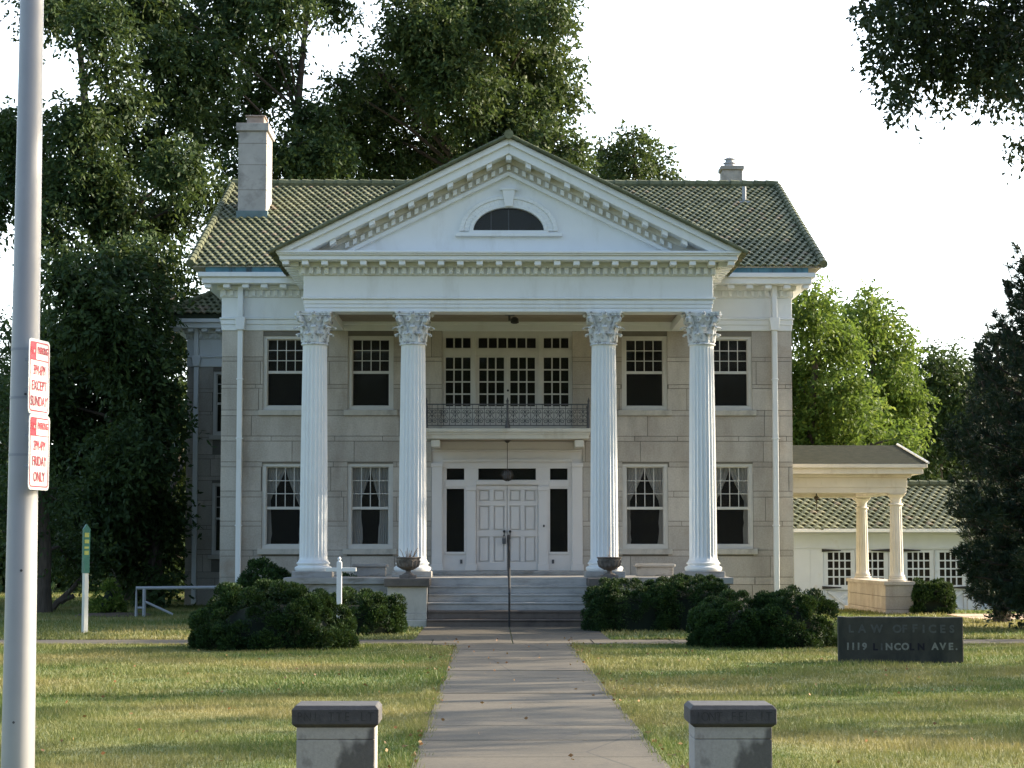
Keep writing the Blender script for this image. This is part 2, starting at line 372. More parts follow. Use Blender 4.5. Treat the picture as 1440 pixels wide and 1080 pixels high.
# front walk in slabs with joints
g = MB(); rr = random.Random(3)
y = 14.62
while y < 38.0:
    y2 = min(y + 1.52, 38.05); dz = rr.uniform(0, .006)
    g.box(-1.05, 1.05, y, y2 - .015, -.2, .018 + dz); y = y2
tag(g.build('path', M['walk'], base=(0, 0, 0), bevel=.008), kind='structure')
g = MB(); x = -30.0
while x < 30:
    x2 = x + 1.5
    g.box(x, x2 - .015, 38.07, 39.7, -.2, .016 + rr.uniform(0, .006)); x = x2
tag(g.build('cross_path', M['walk'], base=(0, 0, 0), bevel=.008), kind='structure')
g = MB()
for a, b_ in ((39.72, 42.3), (42.32, 44.0), (44.02, 45.98)):
    g.box(-1.87, -.01, a, b_ - .015, -.2, .02); g.box(.01, 1.87, a, b_ - .015, -.2, .02)
# rounded fillets where the walk meets the cross path
for s_ in (-1, 1):
    c0 = Vector((s_ * 1.05, 38.05)); pts = [(s_ * 1.05, 38.06), (s_ * 1.05, 37.2)]
    for k in range(1, 6):
        a = k / 6 * math.pi / 2
        pts.append((s_ * (1.05 + .85 * (1 - math.cos(a))), 37.2 + .85 * math.sin(a)))
    pts.append((s_ * 1.9, 38.06))
    g.prism(pts if s_ < 0 else pts, -.1, .012, ax='z')
tag(g.build('path_apron', M['walk'], base=(0, 0, 0)), kind='structure')
tag(MB().box(11.5, 40, 50.5, 54.6, -.1, .02).build('driveway', M['gravel'], base=(0, 0, 0)), kind='structure')

# ============================================================ the mansion
YW = 52.3
house = thing('mansion', (0, YW, 0), 'two storey limestone mansion with white four columned portico and green tiled roof', 'mansion')
joints = [0.0, .83, 1.02, 1.55, 1.70, 2.305, 2.43, 3.04, 3.19, 3.80, 3.93, 4.456, 4.584, 5.10, 5.245, 5.80, 5.90, 6.49, 6.60, 7.27]
def ashlar(mb, back, u0, u1, face, out, ops, ax='y', seed=1, js=joints):
    """blocks proud of a backing wall; face = plane coordinate, out = +-1 outward"""
    rr = random.Random(seed)
    for j in range(len(js) - 1):
        z0, z1 = js[j] + .007, js[j + 1] - .007
        if z1 - z0 < .02: continue
        cur = u0 + rr.uniform(-.9, 0)
        while cur < u1:
            wd = rr.uniform(1.1, 1.9); a, b_ = max(cur, u0), min(cur + wd, u1); cur += wd
            if b_ - a < .05: continue
            segs = [(a, b_)]
            zz = [(z0, z1)]
            for (h0, h1, k0, k1) in ops:
                if k1 <= z0 + .001 or k0 >= z1 - .001: continue
                ns = []
                for (p, q) in segs:
                    if h1 <= p or h0 >= q: ns.append((p, q)); continue
                    if h0 > p: ns.append((p, h0))
                    if h1 < q: ns.append((h1, q))
                segs = ns
            for (p, q) in segs:
                if q - p < .04: continue
                g1 = .007 if q == b_ else 0; g0 = .007 if p == a else 0
                mb._bx(p + g0, q - g1, face, face - out * .03 if False else face + .03 * (1 if out < 0 else -1), z0, z1, ax, rr.random())
PX = lambda x: (x - 713.2) / 55.45
WX = [-5.63, -3.47, 3.50, 5.66]
UZ0, UZ1 = 5.245, 7.14; LZ0, LZ1 = 1.73, 3.89
ops = []
for x in WX:
    ops += [(x - .58, x + .58, UZ0 - .14, UZ1), (x - .58, x + .58, LZ0 - .14, LZ1)]
ops += [(-1.66, 1.66, 4.5, 7.27), (-1.92, 1.92, 1.0, 4.5)]
wall = MB().holes(-7.24, 7.24, -.3, 7.27, YW + .02, YW + .42, ops, col=.5)
wall.box(-7.24, -6.84, YW + .42, 67.7, -.3, 7.27); wall.box(6.84, 7.24, YW + .42, 67.7, -.3, 7.27)
wall.box(-7.24, 7.24, 67.7, 68.0, -.3, 7.27)
wall_o = wall.build('wall', M['mortar'], house)
st = MB()
ashlar(st, None, -7.26, 7.26, YW, -1, ops, seed=5)
ashlar(st, None, YW + .02, 62.9, -7.26, -1, [], 'x', 6)
ashlar(st, None, YW + .02, 68.0, 7.26, 1, [], 'x', 7)
st.build('stone_facing', M['stone'], house, attr=True)
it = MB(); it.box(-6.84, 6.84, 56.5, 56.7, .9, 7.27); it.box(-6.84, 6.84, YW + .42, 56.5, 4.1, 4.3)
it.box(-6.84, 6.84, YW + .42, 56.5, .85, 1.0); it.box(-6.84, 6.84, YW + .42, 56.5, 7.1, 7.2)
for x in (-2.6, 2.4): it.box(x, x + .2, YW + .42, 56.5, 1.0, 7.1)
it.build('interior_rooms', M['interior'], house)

# entablature profile levels (z0, z1, projection)
LV = [(7.55, 7.60, .05), (7.60, 8.12, 0.0), (8.12, 8.30, .04), (8.30, 8.42, .10)]
e = MB()
e.box(-7.27, 7.27, YW - .03, 68.03, 7.27, 7.42); e.box(-7.29, 7.29, YW - .05, 68.05, 7.42, 7.55)
for (a, b_, p) in LV: e.box(-7.27 - p, 7.27 + p, YW - .03 - p, 68.03 + p, a, b_)
e.box(-7.72, 7.72, YW - .50, 68.5, 8.42, 8.58); e.box(-7.80, 7.80, YW - .58, 68.55, 8.58, 8.70)
def run_x(mb, x0, x1, step, wd, y0, y1, z0, z1):
    n_ = int(round((x1 - x0) / step)); 
    for i in range(n_ + 1):
        x = x0 + (x1 - x0) * i / n_
        mb.box(x - wd / 2, x + wd / 2, y0, y1, z0, z1)
for (a, b_) in ((-7.2, -4.95), (4.95, 7.2)): run_x(e, a, b_, .18, .10, YW - .125, YW - .02, 8.15, 8.295)
for (a, b_) in ((-7.58, -5.2), (5.2, 7.58)): run_x(e, a, b_, .45, .17, YW - .44, YW - .10, 8.315, 8.418)
e.build('cornice', M['white'], house, bevel=.012)
# box gutter
for gx_ in ((-7.62, -5.25), (5.25, 7.62)): MB().box(gx_[0], gx_[1], YW - .55, YW + .3, 8.702, 8.84).build('gutter_lining', M['copper'], house)

def tiles(mb, x0, x1, ye, ze, yr, zr, tw=.20, ex=.27, seed=1, clip=None, hgt=.038):
    """tiles on a slope rising from eave (ye,ze) to ridge (yr,zr), along X"""
    rr = random.Random(seed); L = math.hypot(yr - ye, zr - ze); dy, dz = (yr - ye) / L, (zr - ze) / L
    ny, nz = (-dz, dy) if dy > 0 else (dz, -dy)
    rows = int(math.ceil(L / ex)); sg = 5
    for j in range(rows):
        s0 = j * ex - .03; s1 = min((j + 1) * ex + .01, L)
        x = x0 - (tw / 2 if j % 2 else 0)
        while x < x1 - .01:
            if clip and not clip(x + tw / 2, s0): x += tw; continue
            c = rr.random(); slip = rr.uniform(-.012, .012) if rr.random() < .9 else rr.uniform(-.05, .03); c = c * .9 if rr.random() < .95 else .97
            ptsA, ptsB = [], []
            for k in range(sg + 1):
                t = k / sg; xx = min(max(x + t * tw, x0 - .001), x1 + .001)
                h = hgt * math.sin(math.pi * min(1, t * 1.25)) if t < .8 else -0.006
                hA = h + .034; hB = h * .9 + .004
                ptsA.append((xx, ye + dy * (s0 + slip) + ny * hA, ze + dz * (s0 + slip) + nz * hA))
                ptsB.append((xx, ye + dy * s1 + ny * hB, ze + dz * s1 + nz * hB))
            low = [(p[0], p[1] - ny * .036, p[2] - nz * .036) for p in ptsA]
            q = sg + 1; vs = ptsA + ptsB + low
            fs = [(k, k + 1, q + k + 1, q + k) for k in range(sg)] + [(2 * q + k, 2 * q + k + 1, k + 1, k) for k in range(sg)]
            mb._add(vs, fs, False, c); x += tw
def ridge_caps(mb, p0, p1, r=.13, ln=.34, seed=2):
    rr = random.Random(seed); p0 = Vector(p0); p1 = Vector(p1); d = p1 - p0; n_ = int(d.length / ln)
    for i in range(n_):
        a = p0 + d * (i / n_); b_ = p0 + d * ((i + 1.12) / n_)
        mb.tube([a, b_], [r * 1.12, r * .86], 8, col=rr.random() * .6)
# main roof
ZE, YE, ZR, YR = 8.86, YW - .60, 12.35, 60.0
rb = MB(); rb.prism([(YE + .02, ZE - .035), (YE + .02, ZE + .0), (YR, ZR - .02), (2 * YR - YE, ZE - .02), (2 * YR - YE, 8.72), (YE + 1.2, 8.72), (YE + 1.0, ZE - .035)], -7.97, 7.97, ax='x')
roof = rb.build('roof', M['stone_plain'], house)
rt = MB()
tiles(rt, -7.98, 7.98, YE, ZE, YR, ZR, seed=11)
tiles(rt, -7.98, 7.98, 2 * YR - YE, ZE, YR, ZR, seed=12, tw=.5, ex=.6)
ridge_caps(rt, (-8.0, YR, ZR + .06), (8.0, YR, ZR + .06))
for s_ in (-1, 1): ridge_caps(rt, (s_ * 8.0, YE - .02, ZE + .05), (s_ * 8.0, YR, ZR + .05), r=.10)
rt.build('roof_tiles', M['tile'], roof, attr=True)
# chimneys
ch = MB(); ch.box(-6.62 - .78, -6.62, 56.4, 57.85, 9.6, 13.25); 
chz = 13.25
ch.box(-7.46, -6.56, 56.34, 57.91, chz, chz + .22)
cho = ch.build('chimney', M['chimney'], house, bevel=.01)
cl = MB()
for z in (10.9, 11.6, 12.3, 12.9): cl.box(-7.405, -6.615, 56.395, 57.855, z, z + .012)
cl.build('mortar_line', M['mortar'], cho)
MB().box(-7.2, -6.72, 56.6, 57.3, chz + .22, chz + .44).box(-7.24, -6.68, 56.56, 57.34, chz + .44, chz + .48).build('chimney_pot', M['terracotta'], cho, bevel=.01)
MB().box(-7.44, -6.58, 56.36, 57.9, 10.6, 11.02).build('flashing', M['flash'], cho)
a = at(1016, 262, 62); b2 = at(1044, 233, 62)
c2 = MB(); c2.box(a.x, b2.x, 62, 62.7, 10.8, b2.z - .12); c2.box(a.x - .05, b2.x + .05, 61.95, 62.75, b2.z - .12, b2.z)
c2o = c2.build('chimney', M['chimney'], house, bevel=.01)
cx = (a.x + b2.x) / 2
MB().lathe([(.16, b2.z), (.16, b2.z + .10), (.2, b2.z + .11), (.2, b2.z + .14), (.13, b2.z + .15), (.13, b2.z + .24), (.19, b2.z + .25), (.02, b2.z + .33)], cx - .05, 62.3, 12).build('chimney_pot', M['galv'], c2o)
v = at(1046.5, 283, 58.3)
MB().tube([(v.x, 58.3, v.z - .3), (v.x, 58.3, v.z + .42)], .06, 10).box(v.x - .16, v.x + .16, 58.1, 58.5, v.z - .12, v.z - .02).build('vent_pipe', M['galv'], house)

# portico ------------------------------------------------
YC = 48.3; YF = 48.0; CX = [-4.55, -2.24, 2.24, 4.55]
pt = MB(); W2 = 4.80
def ring(mb, w, y0, z0, z1, th=.6): # U shaped beam
    mb.box(-w, w, y0, y0 + th, z0, z1); mb.box(-w, -w + th, y0 + th, YW - .03, z0, z1); mb.box(w - th, w, y0 + th, YW - .03, z0, z1)
ring(pt, W2 - .03, YF + .03, 7.27, 7.36); ring(pt, W2 - .015, YF + .015, 7.36, 7.45); ring(pt, W2, YF, 7.45, 7.56)
pt.box(-W2 - .05, W2 + .05, YF - .05, YW - .06, 7.56, 7.61); pt.box(-W2, W2, YF, YW - .06, 7.61, 8.12)
pt.box(-W2 - .04, W2 + .04, YF - .04, YW - .11, 8.12, 8.30); pt.box(-W2 - .10, W2 + .10, YF - .10, YW - .20, 8.30, 8.42)
pt.box(-W2 - .52, W2 + .52, YF - .52, YW - .58, 8.42, 8.53); pt.box(-W2 - .57, W2 + .57, YF - .57, YW - .60, 8.53, 8.57); pt.box(-W2 - .60, W2 + .60, YF - .60, YW - .62, 8.57, 8.63)
porto = pt.build('portico_entablature', M['white'], house, bevel=.012)
dn = MB()
run_x(dn, -W2 + .0, W2 - .0, .18, .10, YF - .13, YF - .035, 8.15, 8.298)
run_x(dn, -W2 - .38, W2 + .38, .455, .15, YF - .47, YF - .10, 8.315, 8.419)
for s_ in (-1, 1):
    y = YF + .1
    while y < YW - .8:
        xa = s_ * (W2 + .035); xb = s_ * (W2 + .13); dn.box(min(xa, xb), max(xa, xb), y, y + .10, 8.15, 8.298)
        y += .18
    y = YF - .2
    while y < YW - .8:
        xa = s_ * (W2 + .10); xb = s_ * (W2 + .47); dn.box(min(xa, xb), max(xa, xb), y, y + .18, 8.315, 8.419); y += .455
dn.build('modillions', M['white'], house, bevel=.006)
ce = MB(); ce.box(-W2 + .61, W2 - .61, YF + .61, YW - .035, 7.50, 7.555)
for k in range(1, 5): ce.box(-W2 + .62, W2 - .62, YF + .6 + k * .72, YF + .61 + k * .72, 7.494, 7.502)
ce.build('portico_ceiling', M['ceil'], house)
# pediment
A, SL, ZC = 11.28, .4925, 8.63
def chev(mb, t0, t1, y0, y1, zc=ZC, mat=None):
    x0 = (A - t0 - zc) / SL; x1 = (A - t1 - zc) / SL
    for s_ in (-1, 1):
        mb.prism([(0, A - t0), (s_ * x0, zc), (s_ * x1, zc), (0, A - t1)], y0, y1, ax='y')
pd = MB()
chev(pd, 0, .15, YF - .60, YF + .2, ZC + .002); chev(pd, .15, .36, YF - .52, YF + .2, ZC + .003)
pc_ = MB(); chev(pc_, .36, .50, YF - .08, YF + .2, ZC + .004); chev(pc_, .50, .70, YF - .045, YF + .2, ZC + .005); pc_.build('raking_bed_mould', M['cream'], house); chev(pd, .70, .80, YF - .09, YF + .2, ZC + .006)  # bed mould in darker cream: paints in the shade between the white modillions
pd.build('raking_cornice', M['white'], house, bevel=.01)
rm = MB()
def slant(mb, x, wd, t0, t1, y0, y1):
    a, b_ = abs(x) - wd / 2, abs(x) + wd / 2; s_ = 1 if x >= 0 else -1
    if x == 0:
        mb.prism([(-wd/2, A - t1 - wd/2*SL), (wd/2, A - t1 - wd/2*SL), (wd/2, A - t0 - wd/2*SL), (0, A - t0), (-wd/2, A - t0 - wd/2*SL)], y0, y1); return
    mb.prism([(s_ * a, A - t1 - a * SL), (s_ * b_, A - t1 - b_ * SL), (s_ * b_, A - t0 - b_ * SL), (s_ * a, A - t0 - a * SL)], y0, y1)
k = 0
while A - .50 - k * .455 * SL > ZC + .10:
    for s_ in ((1, -1) if k else (1,)): slant(rm, s_ * k * .455, .13, .362, .47, YF - .47, YF - .08)
    k += 1
k = 0
while A - .68 - k * .18 * SL > ZC + .06:
    for s_ in ((1, -1) if k else (1,)): slant(rm, s_ * k * .18, .09, .53, .65, YF - .13, YF - .045)
    k += 1
rm.build('raking_modillions', M['white'], house, bevel=.005)
# tympanum with half elliptical opening
LX, LZ0_, LZH = at(713.2, 325, YF).x * 0, at(713, 325, YF).z, .60
EW = .88
ty = MB(); N = 28
zt = lambda x: A - .78 - abs(x) * SL
x1 = (A - .78 - ZC) / SL
el = [(-EW * math.cos(math.pi * i / N), LZ0_ + LZH * math.sin(math.pi * i / N)) for i in range(N + 1)]
def q(mb, pts): mb._add([(p[0], YF + .02, p[1]) for p in pts] + [(p[0], YF + .20, p[1]) for p in pts], [tuple(range(len(pts))), tuple(range(len(pts), 2 * len(pts)))[::-1]] + [(i, i + len(pts), (i + 1) % len(pts) + len(pts), (i + 1) % len(pts)) for i in range(len(pts))])
for i in range(N):
    p, r_ = el[i], el[i + 1]; q(ty, [p, r_, (r_[0], zt(r_[0])), (p[0], zt(p[0]))])
q(ty, [(-x1, ZC), (-EW, ZC), (-EW, zt(EW))]); q(ty, [(EW, ZC), (x1, ZC), (EW, zt(EW))])
q(ty, [(-EW, ZC), (EW, ZC), (EW, LZ0_), (-EW, LZ0_)])
ty.build('tympanum', M['white'], house)
lu = MB()
def arc(mb, w0, h0, w1, h1, y0, y1, zb=LZ0_):
    for i in range(N):
        a0, a1 = math.pi * i / N, math.pi * (i + 1) / N
        P = lambda w_, h_, a_: (-w_ * math.cos(a_), zb + h_ * math.sin(a_))
        mb.prism([P(w0, h0, a0), P(w0, h0, a1), P(w1, h1, a1), P(w1, h1, a0)], y0, y1)
arc(lu, EW - .05, LZH - .04, EW + .04, LZH + .05, YF - .04, YF + .15)
arc(lu, EW + .04, LZH + .05, EW + .17, LZH + .16, YF - .02, YF + .03); arc(lu, EW + .17, LZH + .16, EW + .27, LZH + .24, YF - .05, YF + .03)
lu.box(-EW - .05, EW + .05, YF - .04, YF + .14, LZ0_ - .05, LZ0_ + .015); lu.box(-1.25, 1.25, YF - .10, YF + .03, LZ0_ - .13, LZ0_ - .05)
lu.prism([(-.09, LZ0_ + LZH - .02), (.09, LZ0_ + LZH - .02), (.15, LZ0_ + LZH + .36), (-.15, LZ0_ + LZH + .36)], YF - .09, YF + .03)
lu.box(-.19, .19, YF - .11, YF + .03, LZ0_ + LZH + .36, LZ0_ + LZH + .41)
luo = lu.build('lunette_window', M['white'], house, bevel=.006)
gl = MB()
for i in range(N): p, r_ = el[i], el[i + 1]; gl._add([(p[0], YF + .12, LZ0_), (r_[0], YF + .12, LZ0_), (r_[0], YF + .12, r_[1]), (p[0], YF + .12, p[1])], [(0, 1, 2, 3)])
gl.build('pane', M['glass'], luo)
for mx_, mh_ in ((0, .97), (-.41, .84)): MB().box(mx_ - .012, mx_ + .012, YF + .09, YF + .11, LZ0_, LZ0_ + LZH * mh_ - .02).build('muntin', M['iron_grey'], luo)
MB().box(-1.4, 1.4, YF + 1.2, YF + 1.3, ZC, A - 1.2).build('attic_board', M['interior'], house)
# portico roof: two tiled slopes running back into the main roof
pr = MB()
for s_ in (-1, 1): pr.prism([(0, A - .02), (s_ * (A + .05 - ZC) / SL, ZC + .03), (s_ * (A + .0 - ZC) / SL, ZC + .01), (0, A - .10)], YF - .4, 57.2)
pro = pr.build('portico_roof', M['stone_plain'], house)
def tiles_side(mb, s_, seed):
    tmp = MB(); L = (A + .02 - ZC) / SL + .12
    tiles(tmp, 0, 57.0 - (YF - .68), -L, A + .02 - L * SL, 0, A + .02, seed=seed, ex=.30)
    vs = [(s_ * -v_[1], (YF - .68) + v_[0], v_[2]) for v_ in tmp.v]
    fs = tmp.f if s_ < 0 else [f[::-1] for f in tmp.f]
    b_ = len(mb.v); mb.v += vs; mb.f += [tuple(b_ + i for i in f) for f in fs]; mb.sm += tmp.sm; mb.c += tmp.c
ptl = MB(); tiles_side(ptl, -1, 21); tiles_side(ptl, 1, 22)
ridge_caps(ptl, (0, YF - .72, A + .06), (0, 57, A + .06), r=.10)
for s_ in (-1, 1):
    L = (A - ZC) / SL + .16
    ridge_caps(ptl, (s_ * L, YF - .66, A - L * SL + .03), (0, YF - .66, A + .05), r=.045, ln=.25)
ptl.build('portico_tiles', M['tile'], pro, attr=True)

# columns ------------------------------------------------
def make_column(zb, ztop, r0, r1, capital_h, name='column', flutes=22, parent=house, mat='white', fancy=True):
    """local origin at the plinth underside"""
    H = ztop - zb; n_ = flutes * 5; rows = []
    base_h = .23 * r0 / .32; sh0 = base_h; sh1 = H - capital_h
    mb = MB(); vs = []; hh = [sh0, sh0 + .05, sh0 + .12]; hh += [sh0 + .12 + (sh1 - .12 - sh0 - .12) * k / 8 for k in range(1, 9)]; hh += [sh1 - .06, sh1]
    for i, z in enumerate(hh):
        t = (z - sh0) / (sh1 - sh0); r = r0 + (r1 - r0) * (t ** 1.6)
        dep = .026 * r0 / .32 if 2 <= i <= len(hh) - 3 else 0
        if i == 0: r += .03
        for k in range(n_):
            ph = (k % 5) / 5.0; d = dep * math.sin(math.pi * ph) if ph > 0 else 0
            a_ = 2 * math.pi * k / n_; vs.append(((r - d) * math.cos(a_), (r - d) * math.sin(a_), z))
    fs = [(i * n_ + k, i * n_ + (k + 1) % n_, (i + 1) * n_ + (k + 1) % n_, (i + 1) * n_ + k) for i in range(len(hh) - 1) for k in range(n_)]
    mb._add(vs, fs, True)
    col = mb.build(name, M[mat], parent, local=True)
    s_ = r0 / .32; bm = MB()
    prof = [(.40, 0), (.415, .02), (.43, .05), (.425, .09), (.38, .115), (.355, .13), (.36, .15), (.385, .165), (.39, .185), (.36, .21), (.345, .23)]
    bm.lathe([(p[0] * s_, p[1] * s_) for p in prof], n=40)
    bm.build('column_base', M[mat], col, local=True)
    cb = MB(); z0 = sh1; hc = capital_h
    cb.lathe([(r1 + .035, z0 - .03), (r1 + .045, z0 - .01), (r1 + .03, z0 + .015), (r1 - .01, z0 + .03), (r1 - .01, z0 + hc * .45), (r1 + .04, z0 + hc * .7), (r1 + .12, z0 + hc * .87)], n=28)
    if fancy:
        def leaf(ang, zb_, hl, r_, wd, curl):
            P = []; nn = 7
            for k in range(nn + 1):
                t = k / nn; rad = r_ + .015 + .03 * t + (curl * max(0, (t - .6) / .4) ** 1.5); z = zb_ + hl * (t if t < .8 else .8 + (t - .8) * .2 - (t - .8) ** 2 * 3)
                ww = wd * (.75 + .35 * math.sin(math.pi * min(1, t * 1.1))) * (1 - .55 * max(0, (t - .75) / .25))
                ww *= 1 + .14 * ((k % 2) * 2 - 1)
                for j, (o_, dr) in enumerate(((-1, -.02), (-.5, .012), (0, .03), (.5, .012), (1, -.02))):
                    ra = rad + dr; aa = ang + o_ * ww / max(ra, .1) / 2
                    P.append((ra * math.cos(aa), ra * math.sin(aa), z))
            F = [(i * 5 + j, i * 5 + j + 1, (i + 1) * 5 + j + 1, (i + 1) * 5 + j) for i in range(nn) for j in range(4)]
            cb._add(P, F, True)
            tip = (rad + .012); cb.tube([(tip * math.cos(ang - .12), tip * math.sin(ang - .12), z - .01), (tip * math.cos(ang + .12), tip * math.sin(ang + .12), z - .01)], .022, 6)
        for k in range(8): leaf(2 * math.pi * (k + .5) / 8, z0 + .02, hc * .38, r1 - .01, .24, .11)
        for k in range(8): leaf(2 * math.pi * k / 8, z0 + .05, hc * .62, r1, .22, .15)
        def spiral(ang, R0, zc, rs, out_, turns=1.6, tr=.024):
            pts = []
            # stem
            for t in (0, .3, .6, .85): pts.append(((r1 + .03 + (R0 - r1 - .03) * t ** 1.6), z0 + hc * .45 + (zc + rs - z0 - hc * .45) * t))
            for k in range(1, 15):
                a_ = math.pi / 2 - turns * 2 * math.pi * k / 14; rr_ = rs * (1 - .8 * k / 14)
                pts.append((R0 + rr_ * math.cos(a_) , zc + rr_ * math.sin(a_)))
            cb.tube([(p[0] * math.cos(ang), p[0] * math.sin(ang), p[1]) for p in pts], [tr + .008] * 4 + [tr] * 14, 6)
        for k in range(4):
            ang = math.pi / 4 + k * math.pi / 2
            for da in (-.05, .05): spiral(ang + da, .43 * s_, z0 + hc * .77, .085, 1, tr=.03)
            a2 = k * math.pi / 2
            for da in (-.28, .28):
                cc = (r1 + .09); px_, py_ = cc * math.cos(a2 + da), cc * math.sin(a2 + da)
                t_ = Vector((-math.sin(a2), math.cos(a2), 0)) * (1 if da > 0 else -1); c_ = Vector((cc * math.cos(a2), cc * math.sin(a2), 0))
                pts = []
                for q_ in range(14):
                    th = 1.5 * 2 * math.pi * q_ / 13; rr_ = .07 * (1 - .8 * q_ / 13)
                    p_ = Vector((px_, py_, z0 + hc * .76)) - t_ * (rr_ * math.cos(th)) * .8 + Vector((0, 0, rr_ * math.sin(th)))
                    pts.append(p_)
                cb.tube(pts, .02, 5)
            # rosette
            cc = r1 + .155; cb.tube([(cc * math.cos(a2), cc * math.sin(a2), z0 + hc * .93), ((cc + .05) * math.cos(a2), (cc + .05) * math.sin(a2), z0 + hc * .93)], [.06, .035], 8)
    # abacus with concave sides and cut corners
    def abac(sz, z0_, z1_):
        P = []
        for k in range(4):
            a0 = k * math.pi / 2 - math.pi / 4; cA = Vector((math.cos(a0), math.sin(a0))) * sz * 1.414; cB = Vector((math.cos(a0 + math.pi / 2), math.sin(a0 + math.pi / 2))) * sz * 1.414
            mid = (cA + cB) / 2; nrm = mid.normalized()
            for t in (.07, .25, .4, .5, .6, .75, .93):
                p = cA + (cB - cA) * t - nrm * (.10 * s_ * (1 - (2 * t - 1) ** 2) if fancy else 0); P.append((p.x, p.y))
        cb.prism(P, z0_, z1_, ax='z')
    abac(.42 * s_ if fancy else r1 + .06, z0 + hc * .88, z0 + hc * .94); abac(.44 * s_ if fancy else r1 + .08, z0 + hc * .94, z0 + hc)
    cb.build('capital', M['capital' if fancy else mat], col, local=True)
    return col
ZB = 1.22
col0 = make_column(ZB, 7.27, .325, .283, .74)
for i, x in enumerate(CX):
    c = col0 if i == 0 else copy_tree(col0, house)
    c.location = (x, YC - YW, ZB)
pl = MB()
for x in CX: pl = MB().box(x - .46, x + .46, YC - .46, YC + .46, 1.082, ZB - .001); pl.build('plinth', M['grey_stone'], house, bevel=.01)

# porch floor, steps, cheek walls -------------------------
pf = MB(); pf.box(-5.1, 5.1, 47.55, YW - .001, -.2, .93); pf.box(-5.16, 5.16, 47.48, YW - .001, .93, 1.08)
pf.build('porch_floor', M['grey_stone'], house, bevel=.01)
MB().box(-2.3, 2.3, 51.6, YW + .3, 1.082, 1.18).build('threshold_step', M['grey_stone'], house, bevel=.01)
for k in range(6):
    y0 = 46.0 + k * .30; z1 = .18 * (k + 1) - (0.002 if k == 5 else 0)
    if k == 5: z1 = 1.078
    MB().box(-1.83, 1.83, y0 + .02, 47.47, z1 - .18 + .001, z1 - .045).box(-1.83, 1.83, y0, 47.475, z1 - .045, z1).build('step', M['step_dark'] if k < 2 else M['step_stone'], house, bevel=.008)
for s_ in (-1, 1):
    cw = MB(); x0, x1_ = s_ * 1.84, s_ * 2.72
    cw.box(x0, x1_, 46.30, 47.47, .30, .90); cw.box(s_ * 1.835, s_ * 2.80, 46.15, 47.47, -.2, .16)
    prof = [(1.84, .30), (1.835, .16), (2.80, .16), (2.72, .30)]
    cw.prism([(s_ * p[0], p[1]) for p in prof], 46.24, 47.47)
    cwo = cw.build('cheek_wall', M['stone_plain'], house, bevel=.01)
    MB().box(s_ * 1.78, s_ * 2.79, 46.22, 47.475, .90, 1.075).build('cap_slab', M['dark_stone'], cwo, bevel=.012)

# windows ------------------------------------------------
def lattice(mb, x0, x1, z0, z1, nx_, nz_, bar, y0, y1):
    for i in range(1, nx_): x = x0 + (x1 - x0) * i / nx_; mb.box(x - bar / 2, x + bar / 2, y0, y1, z0, z1)
    for j in range(1, nz_): z = z0 + (z1 - z0) * j / nz_; mb.box(x0, x1, y0 + .001, y1 - .001, z - bar / 2, z + bar / 2)
def make_window(wd, h, curtain, rail, seed=1, parent=house, mat='frame'):
    f = MB(); hw = wd / 2
    f.holes(-hw, hw, 0, h, .05, .20, [(-hw + .10, hw - .10, .10, h - .08)])
    f.holes(-hw + .10, hw - .10, .10, h - .08, .11, .15, [(-hw + .125, hw - .125, .125, rail - .035), (-hw + .125, hw - .125, rail + .035, h - .105)])
    lattice(f, -hw + .125, hw - .125, rail + .035, h - .105, 4, 3, .022, .115, .138)
    o = f.build('window', M[mat], parent, local=True, bevel=.004)
    g_ = MB(); g_._add([(-hw + .11, .142, .11), (hw - .11, .142, .11), (hw - .11, .142, h - .09), (-hw + .11, .142, h - .09)], [(0, 1, 2, 3)])
    g_.build('pane', M['glass'], o, local=True)
    MB().box(-hw - .10, hw + .10, -.07, .20, -.14, 0).build('sill', M['stone_plain'], o, local=True, bevel=.01)
    if curtain:
        rr = random.Random(seed)
        for s_ in (-1, 1):
            c = MB(); nn = 18; zs_ = [h - .1 - (h - .2) * k / 14 for k in range(15)]; P = []
            tie = .44 + rr.uniform(-.06, .10); full = .30 if seed == 4 else 0
            for z in zs_:
                t = (h - .1 - z) / (h - .2)
                w_ = (hw - .12) * (1 - (t / tie) ** 1.3 * (.82 - full)) if t < tie else (hw - .12) * (.18 + full + rr.uniform(.05, .25) * (t - tie))
                for k in range(nn + 1):
                    u = k / nn; P.append((s_ * (hw - .12 - w_ * u), .22 + .015 * math.sin(u * 30 + seed) , z))
            F = [(i * (nn + 1) + k, i * (nn + 1) + k + 1, (i + 1) * (nn + 1) + k + 1, (i + 1) * (nn + 1) + k) for i in range(14) for k in range(nn)]
            c._add(P, F, True); c.build('curtain', M['curtain'], o, local=True)
    return o
wu = make_window(1.16, UZ1 - UZ0, False, .97)
for i, x in enumerate(WX):
    c = wu if i == 0 else copy_tree(wu, house); c.location = (x, 0, UZ0)
for i, x in enumerate(WX):
    c = make_window(1.16, LZ1 - LZ0, True, 1.03, seed=i * 3 + 1); c.location = (x, 0, LZ0)

